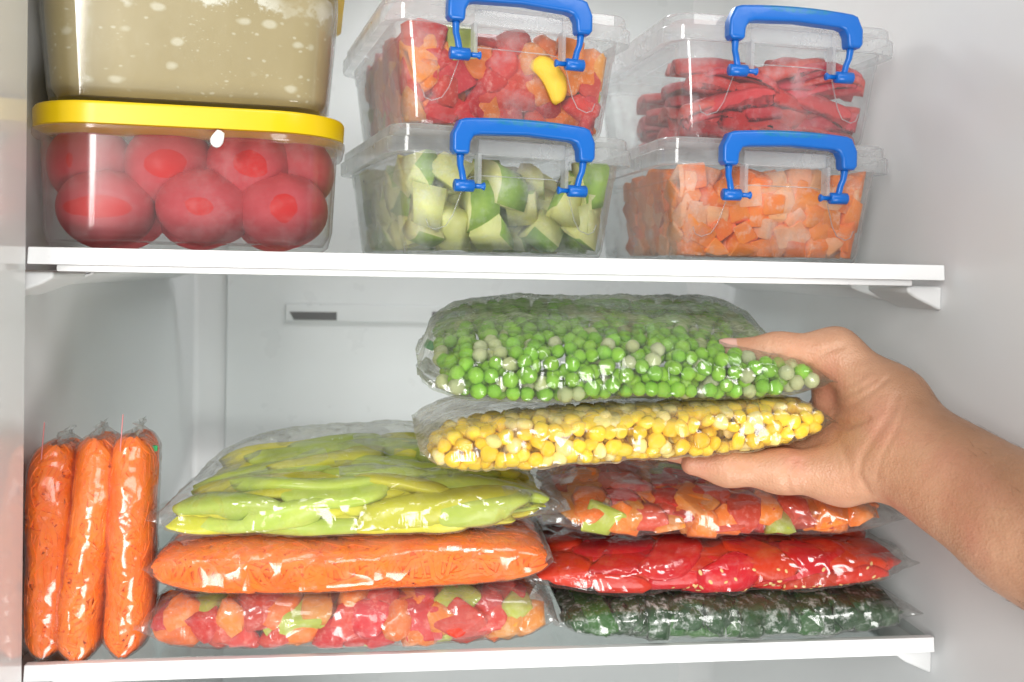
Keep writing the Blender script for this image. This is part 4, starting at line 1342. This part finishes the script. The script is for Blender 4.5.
# ------------------------------------------------------------------ hand and forearm (one surface grown from a distance field)
def hand():
    pts = {}
    def w(n, u, v, y): pts[n] = np.array(W(u, v, y)); return pts[n]
    wrist = w('wrist', 902, 447, -.040); fa = w('fa', 1030, 528, -.098)
    dirv = fa - wrist
    e1 = fa + dirv * .9; e2 = fa + dirv * 2.2
    T0 = w('T0', 888, 405, -.030); T1 = w('T1', 836, 352, -.012); T2 = w('T2', 778, 352, -.004); T3 = w('T3', 731, 351.5, .000)
    P0 = w('P0', 842, 474, -.026); P1 = w('P1', 780, 471, -.018); P2 = w('P2', 727, 467, -.012); P3 = w('P3', 692, 464, -.008)
    caps = [  # a, b, ra, rb, k
        (wrist, fa, .0255, .0280), (fa, e1, .0280, .033), (e1, e2, .033, .037),
        (wrist, T0, .0235, .0190), (T0, T1, .0180, .0112), (T1, T2, .0110, .0086), (T2, T3, .0086, .0068),
        (wrist, P0, .0200, .0148), (P0, P1, .0132, .0096), (P1, P2, .0096, .0082), (P2, P3, .0082, .0056)]
    # the other fingers run under the bags behind the little finger
    for k, (dy, dz, L) in enumerate(((.019, .000, 1.12), (.038, .002, 1.2), (.056, .004, 1.08))):
        sh_ = np.array([0, dy, dz])
        q0 = P0 + sh_ + np.array([.004, 0, .003]); d = (P1 - P0) * L
        q1 = q0 + d; q2 = q1 + (P2 - P1) * L; q3 = q2 + (P3 - P2) * L
        caps += [(wrist + np.array([-.002, .006 + .006 * k, .002]), q0, .018, .0135), (q0, q1, .0125, .0100), (q1, q2, .0100, .0088), (q2, q3, .0088, .0066)]
    caps += [(np.array(W(827, 366, -.003)), np.array(W(838, 452, -.004)), .0088, .0105)]
    caps += [(T0, P0 + np.array([.010, .012, .010]), .015, .014), (T1 + np.array([.012, .010, -.006]), P0 + np.array([.012, .040, .018]), .011, .012)]
    lo = np.minimum.reduce([np.minimum(c[0], c[1]) - .045 for c in caps]); hi = np.maximum.reduce([np.maximum(c[0], c[1]) + .045 for c in caps])
    h = .00165
    n = np.ceil((hi - lo) / h).astype(int)
    ax = [lo[i] + h * np.arange(n[i]) for i in range(3)]

    def sdf(X, Y, Z, kk=.0085):
        d = None
        for a, b, ra, rb in caps:
            ba = b - a; L2 = ba @ ba
            tt = np.clip(((X - a[0]) * ba[0] + (Y - a[1]) * ba[1] + (Z - a[2]) * ba[2]) / L2, 0, 1)
            q = np.sqrt((X - a[0] - tt * ba[0]) ** 2 + (Y - a[1] - tt * ba[1]) ** 2 + (Z - a[2] - tt * ba[2]) ** 2) - (ra + (rb - ra) * tt)
            if d is None: d = q
            else:
                hh = np.maximum(kk - np.abs(d - q), 0) / kk
                d = np.minimum(d, q) - hh * hh * kk * .25
        return d
    # skin folds traced on the surface seen from the front
    folds = [([(826, 424), (848, 425), (866, 419)], .0030, .0022), ([(832, 414), (852, 404), (872, 391), (888, 378)], .0014, .0016), ([(838, 400), (858, 390), (876, 379)], .0009, .0014),
             ([(842, 388), (862, 378)], .0007, .0012), ([(897, 396), (890, 415), (876, 434), (862, 456), (858, 474), (868, 492)], .0015, .0020), ([(884, 428), (873, 444)], .0008, .0012), ([(905, 405), (896, 430), (882, 455), (876, 478)], .0008, .0014),
             ([(796, 460), (787, 472), (788, 488), (794, 498)], .0016, .0018), ([(803, 461), (797, 474), (800, 492)], .0010, .0014), ([(806, 372), (813, 360), (828, 350), (842, 346)], .0018, .0018),
             ([(733, 458), (730, 470), (732, 484)], .0006, .0010), ([(772, 340), (770, 350), (772, 360)], .0006, .0012), ([(779, 340), (778, 350)], .0005, .0010), ([(842, 450), (850, 470), (852, 490)], .0006, .0016)]

    def hit(u, v):
        rd = ray(u, v); rd = rd / np.linalg.norm(rd); tt = .25
        for _ in range(90):
            p = CAM + rd * tt; dd = sdf(p[0], p[1], p[2])
            if dd < 2e-4: return p
            tt += max(dd * .8, 1e-4)
            if tt > .75: return None
        return None
    creases = []
    for P, dep, wd in folds:
        Q = []
        for i in range(len(P) - 1):
            for k in range(5):
                s_ = k / 5; Q.append((P[i][0] + (P[i + 1][0] - P[i][0]) * s_, P[i][1] + (P[i + 1][1] - P[i][1]) * s_))
        Q.append(P[-1])
        C3 = [hit(*q) for q in Q]; C3 = [c for c in C3 if c is not None]
        if len(C3) > 1: creases.append((np.array(C3), dep, wd))
    X, Y, Z = np.meshgrid(*ax, indexing='ij')
    D = sdf(X, Y, Z)
    # surface nets
    s = D < 0
    cell = np.zeros(tuple(n - 1), int); cnt = np.zeros(tuple(n - 1), float); acc = np.zeros(tuple(n - 1) + (3,))
    corners = [(i, j, k) for i in (0, 1) for j in (0, 1) for k in (0, 1)]
    sl = lambda c: tuple(slice(c[i], n[i] - 1 + c[i]) for i in range(3))
    for c in corners: cell += s[sl(c)]
    act = (cell > 0) & (cell < 8)
    for c in corners:
        for axx in range(3):
            if c[axx] == 0:
                c2 = list(c); c2[axx] = 1; A_, B_ = D[sl(c)], D[sl(c2)]
                cross = (A_ < 0) != (B_ < 0)
                f = np.where(cross, A_ / (A_ - B_ + 1e-20), 0)
                for k in range(3): acc[..., k] += np.where(cross, c[k] + (f if k == axx else 0), 0)
                cnt += cross
    ids = -np.ones(tuple(n - 1), int); ids[act] = np.arange(act.sum())
    ii = np.argwhere(act); V = lo + h * (ii + acc[act] / cnt[act][:, None])
    F = []
    for axx in range(3):
        o1, o2 = (axx + 1) % 3, (axx + 2) % 3
        c2 = [0, 0, 0]; c2[axx] = 1
        A_ = s[:-1, :-1, :-1]; B_ = s[sl(c2)]
        ed = np.argwhere(A_ != B_)
        ed = ed[(ed[:, o1] > 0) & (ed[:, o2] > 0)]
        q = []
        for d1, d2 in ((0, 0), (1, 0), (1, 1), (0, 1)):
            e_ = ed.copy(); e_[:, o1] -= d1; e_[:, o2] -= d2; q.append(ids[e_[:, 0], e_[:, 1], e_[:, 2]])
        q = np.stack(q, 1); inside = s[ed[:, 0], ed[:, 1], ed[:, 2]]
        q[~inside] = q[~inside][:, ::-1]; F.append(q)
    F = np.concatenate(F)
    # project to the surface, then press the folds in
    def grad(Vv):
        e = 4e-4
        g = np.stack([sdf(Vv[:, 0] + e * (k == 0), Vv[:, 1] + e * (k == 1), Vv[:, 2] + e * (k == 2)) - sdf(Vv[:, 0] - e * (k == 0), Vv[:, 1] - e * (k == 1), Vv[:, 2] - e * (k == 2)) for k in range(3)], 1)
        return g / (np.linalg.norm(g, axis=1)[:, None] + 1e-12)
    g = grad(V); V = V - g * sdf(V[:, 0], V[:, 1], V[:, 2])[:, None]
    g = grad(V)
    return V, F, g, creases, pts, hit


hv, hf, hg, creases, hp, hhit = hand()
me = bpy.data.meshes.new('person'); me.from_pydata(hv.tolist(), [], hf.tolist()); me.update()
bm = bmesh.new(); bm.from_mesh(me)
# refine the visible palm so that the folds are crisp
near = np.zeros(len(hv), bool)
for C3, dep, wd in creases:
    dmin = np.min(np.linalg.norm(hv[:, None, :] - C3[None], axis=2), axis=1); near |= dmin < wd * 3
bm.verts.ensure_lookup_table()
es = [e for e in bm.edges if near[e.verts[0].index] and near[e.verts[1].index]]
bmesh.ops.subdivide_edges(bm, edges=es, cuts=1, use_grid_fill=True)
bmesh.ops.triangulate(bm, faces=[f for f in bm.faces if len(f.verts) > 4])
bm.normal_update()
co_ = np.array([v.co[:] for v in bm.verts]); no_ = np.array([v.normal[:] for v in bm.verts])
disp = np.zeros(len(co_))
for C3, dep, wd in creases:
    A_ = C3[:-1]; B_ = C3[1:]; dm = np.full(len(co_), 9.)
    for a, b in zip(A_, B_):
        ba = b - a; tt = np.clip(((co_ - a) @ ba) / (ba @ ba + 1e-15), 0, 1); dm = np.minimum(dm, np.linalg.norm(co_ - a - tt[:, None] * ba, axis=1))
    dep = dep * .40
    disp = np.minimum(disp, -dep * np.exp(-(dm / wd) ** 2) + .10 * dep * np.exp(-((dm - 2.2 * wd) / wd) ** 2))
    disp = np.maximum(disp, -.004)
for v, d, nn in zip(bm.verts, disp, no_): v.co += Vector(nn) * float(d)
cmin = Vector(hp['wrist'])
for v in bm.verts: v.co = v.co
bm.to_mesh(me); bm.free()
me.materials.append(M['skin']); me.polygons.foreach_set('use_smooth', [True] * len(me.polygons))
hand_o = link('person', me)
tag(hand_o, "bare hand and forearm reaching in, gripping the pea and corn bags between thumb and fingers", 'person')
sm = hand_o.modifiers.new('smooth', 'SMOOTH'); sm.factor = .4; sm.iterations = 2
# fine hair on the forearm
r = random.Random(5); V = []; F = []
hv_ = [v for v in hand_o.data.vertices if .188 < v.co.x < .30 and v.normal.y < .35]
fdir = (Vector(hp['fa']) - Vector(hp['wrist'])).normalized()
for _ in range(420):
    v = r.choice(hv_); nn = v.normal; d = fdir * -1 + Vector((r.gauss(0, .25), r.gauss(0, .25), r.gauss(.25, .3)))
    d = (d - nn * d.dot(nn)).normalized(); sd_ = nn.cross(d); ln = r.uniform(.004, .009); b0 = len(V); cv = r.uniform(-.3, .3)
    base = v.co + sd_ * r.uniform(-.0008, .0008)
    for k in range(4):
        q = k / 3; c = base + d * (ln * q) + sd_ * (cv * ln * q * q) + nn * (.0002 + .0012 * q * (1 - .5 * q)); w = .00006 * (1 - .85 * q)
        V += [c + sd_ * w, c - sd_ * w * .5 + nn * w, c - sd_ * w * .5 - nn * w]
    for k in range(3):
        for j in range(3): F.append((b0 + 3 * k + j, b0 + 3 * k + (j + 1) % 3, b0 + 3 * k + 3 + (j + 1) % 3, b0 + 3 * k + 3 + j))
hair_o = mesh('arm_hair', V, F, mat_plain('hair_brown', (.10, .05, .025), .5), hand_o); hair_o['kind'] = 'stuff'
# thumb nail: a thin curved plate on the back of the thumb tip
tp = Vector(hp['T3']); tdv = (Vector(hp['T3']) - Vector(hp['T2'])).normalized()
upn = Vector((-.10, -.42, .9)); upn = (upn - tdv * upn.dot(tdv)).normalized(); sdn = tdv.cross(upn)
V = []; F = []
for s_ in (0, 1):
    for i in range(9):
        for j in range(9):
            a = (i / 8 * 2 - 1); b = (j / 8 * 2 - 1)
            ex = .0062 * a; wd_ = .0052 * (1 - .30 * max(0, a) ** 3)
            ang = b * 1.0
            rr_ = .0071 - .0003 * s_ - .0008 * max(0, a) ** 2 - .0004 * max(0, -a)
            V.append(tp + tdv * (ex + .0005) + upn * (rr_ * math.cos(ang * .72)) + sdn * (rr_ * math.sin(ang * .72) * wd_ / .0052))
for s_ in (0, 1):
    for i in range(8):
        for j in range(8):
            q = [s_ * 81 + i * 9 + j, s_ * 81 + (i + 1) * 9 + j, s_ * 81 + (i + 1) * 9 + j + 1, s_ * 81 + i * 9 + j + 1]
            F.append(q if s_ == 0 else q[::-1])
mesh('thumb_nail', V, F, M['nail'], hand_o)


# ------------------------------------------------------------------ what the picture shows of the loose pieces, and which is which
ORD = ['leftmost', 'second from left', 'third from left', 'fourth from left', 'fifth from left', 'sixth from left', 'seventh from left', 'eighth from left', 'ninth from left', 'tenth from left', 'eleventh from left', 'twelfth from left']
ORR = [q.replace('from left', 'from right').replace('leftmost', 'rightmost') for q in ORD]
UNIQUE = ('zucchini chunks in the clip box', 'dark red pepper strips in the clip box', 'pepper pieces in the clip box', 'pepper chunks in the bottom left bag', 'pepper chunks in the top right bag', 'pepper strips in the top left bag', 'tomato slices in the right bag', 'frozen leaves in the bottom right bag')


def pix(p):
    d = np.array(p) - CAM; z = d @ FW
    return 512 + FPX * (d @ RT) / z, 341 + SHY - FPX * (d @ UP) / z


bpy.context.view_layer.update()
hb_ = BVHTree.FromPolygons([hand_o.matrix_world @ v.co for v in hand_o.data.vertices], [list(p.vertices) for p in hand_o.data.polygons])
_front = {}
for g, objs in PIECES.items():
    V = []; F = []; own = []
    for k, o in enumerate(objs):
        A = np.array(o.matrix_world); n = len(o.data.vertices); co_ = np.empty(n * 3); o.data.vertices.foreach_get('co', co_); co_ = co_.reshape(-1, 3) @ A[:3, :3].T + A[:3, 3]
        b = len(V); V += co_.tolist()
        for p in o.data.polygons: F.append([b + i for i in p.vertices]); own.append(k)
    _front[g] = (BVHTree.FromPolygons(V, F), own, np.array(V))
for g, (bv, own, V) in _front.items():
    uv = np.array([pix(p) for p in V[::7]]); lo = np.maximum(uv.min(0), [0, 0]); hi = np.minimum(uv.max(0), [1023, 681])
    cnt = {}
    for u in np.arange(lo[0], hi[0], 2.5):
        for v in np.arange(lo[1], hi[1], 2.5):
            rd = Vector(ray(u, v)).normalized(); h = bv.ray_cast(Vector(CAM), rd)
            if h[0] is None: continue
            hh = hb_.ray_cast(Vector(CAM), rd)
            if hh[0] is not None and hh[3] < h[3]: continue
            cnt.setdefault(own[h[2]], []).append((u, v))
    objs = PIECES[g]; rows = {}
    for k, o in enumerate(objs):
        if len(cnt.get(k, ())) < 2:
            bpy.data.objects.remove(o)          # nothing of it can be seen: left out
        elif g in UNIQUE:
            c = np.mean(cnt[k], 0); q = (c[1] - lo[1]) / max(1, hi[1] - lo[1])
            rows.setdefault((o['label'], 0 if q < .38 else 1 if q < .68 else 2), []).append((c[0], o))
    for (lab, rw), L in rows.items():
        L.sort(key=lambda e: e[0]); n = len(L)
        short = lab.replace('in the bottom bag of the left stack', 'in the lowest left bag').replace('in the top bag of the right stack', 'in the top right bag').replace('in the top bag of the left stack', 'in the top left bag').replace('in the middle bag of the right stack', 'in the middle right bag').replace(' clip box', ' box')
        for i, (x, o) in enumerate(L):
            od = ORD[i] if i < (n + 1) // 2 and i < 12 else ORR[n - 1 - i] if n - 1 - i < 12 else ORD[11]
            o['label'] = short + ', ' + ('upper', 'middle', 'lower')[rw] + ' row, ' + od
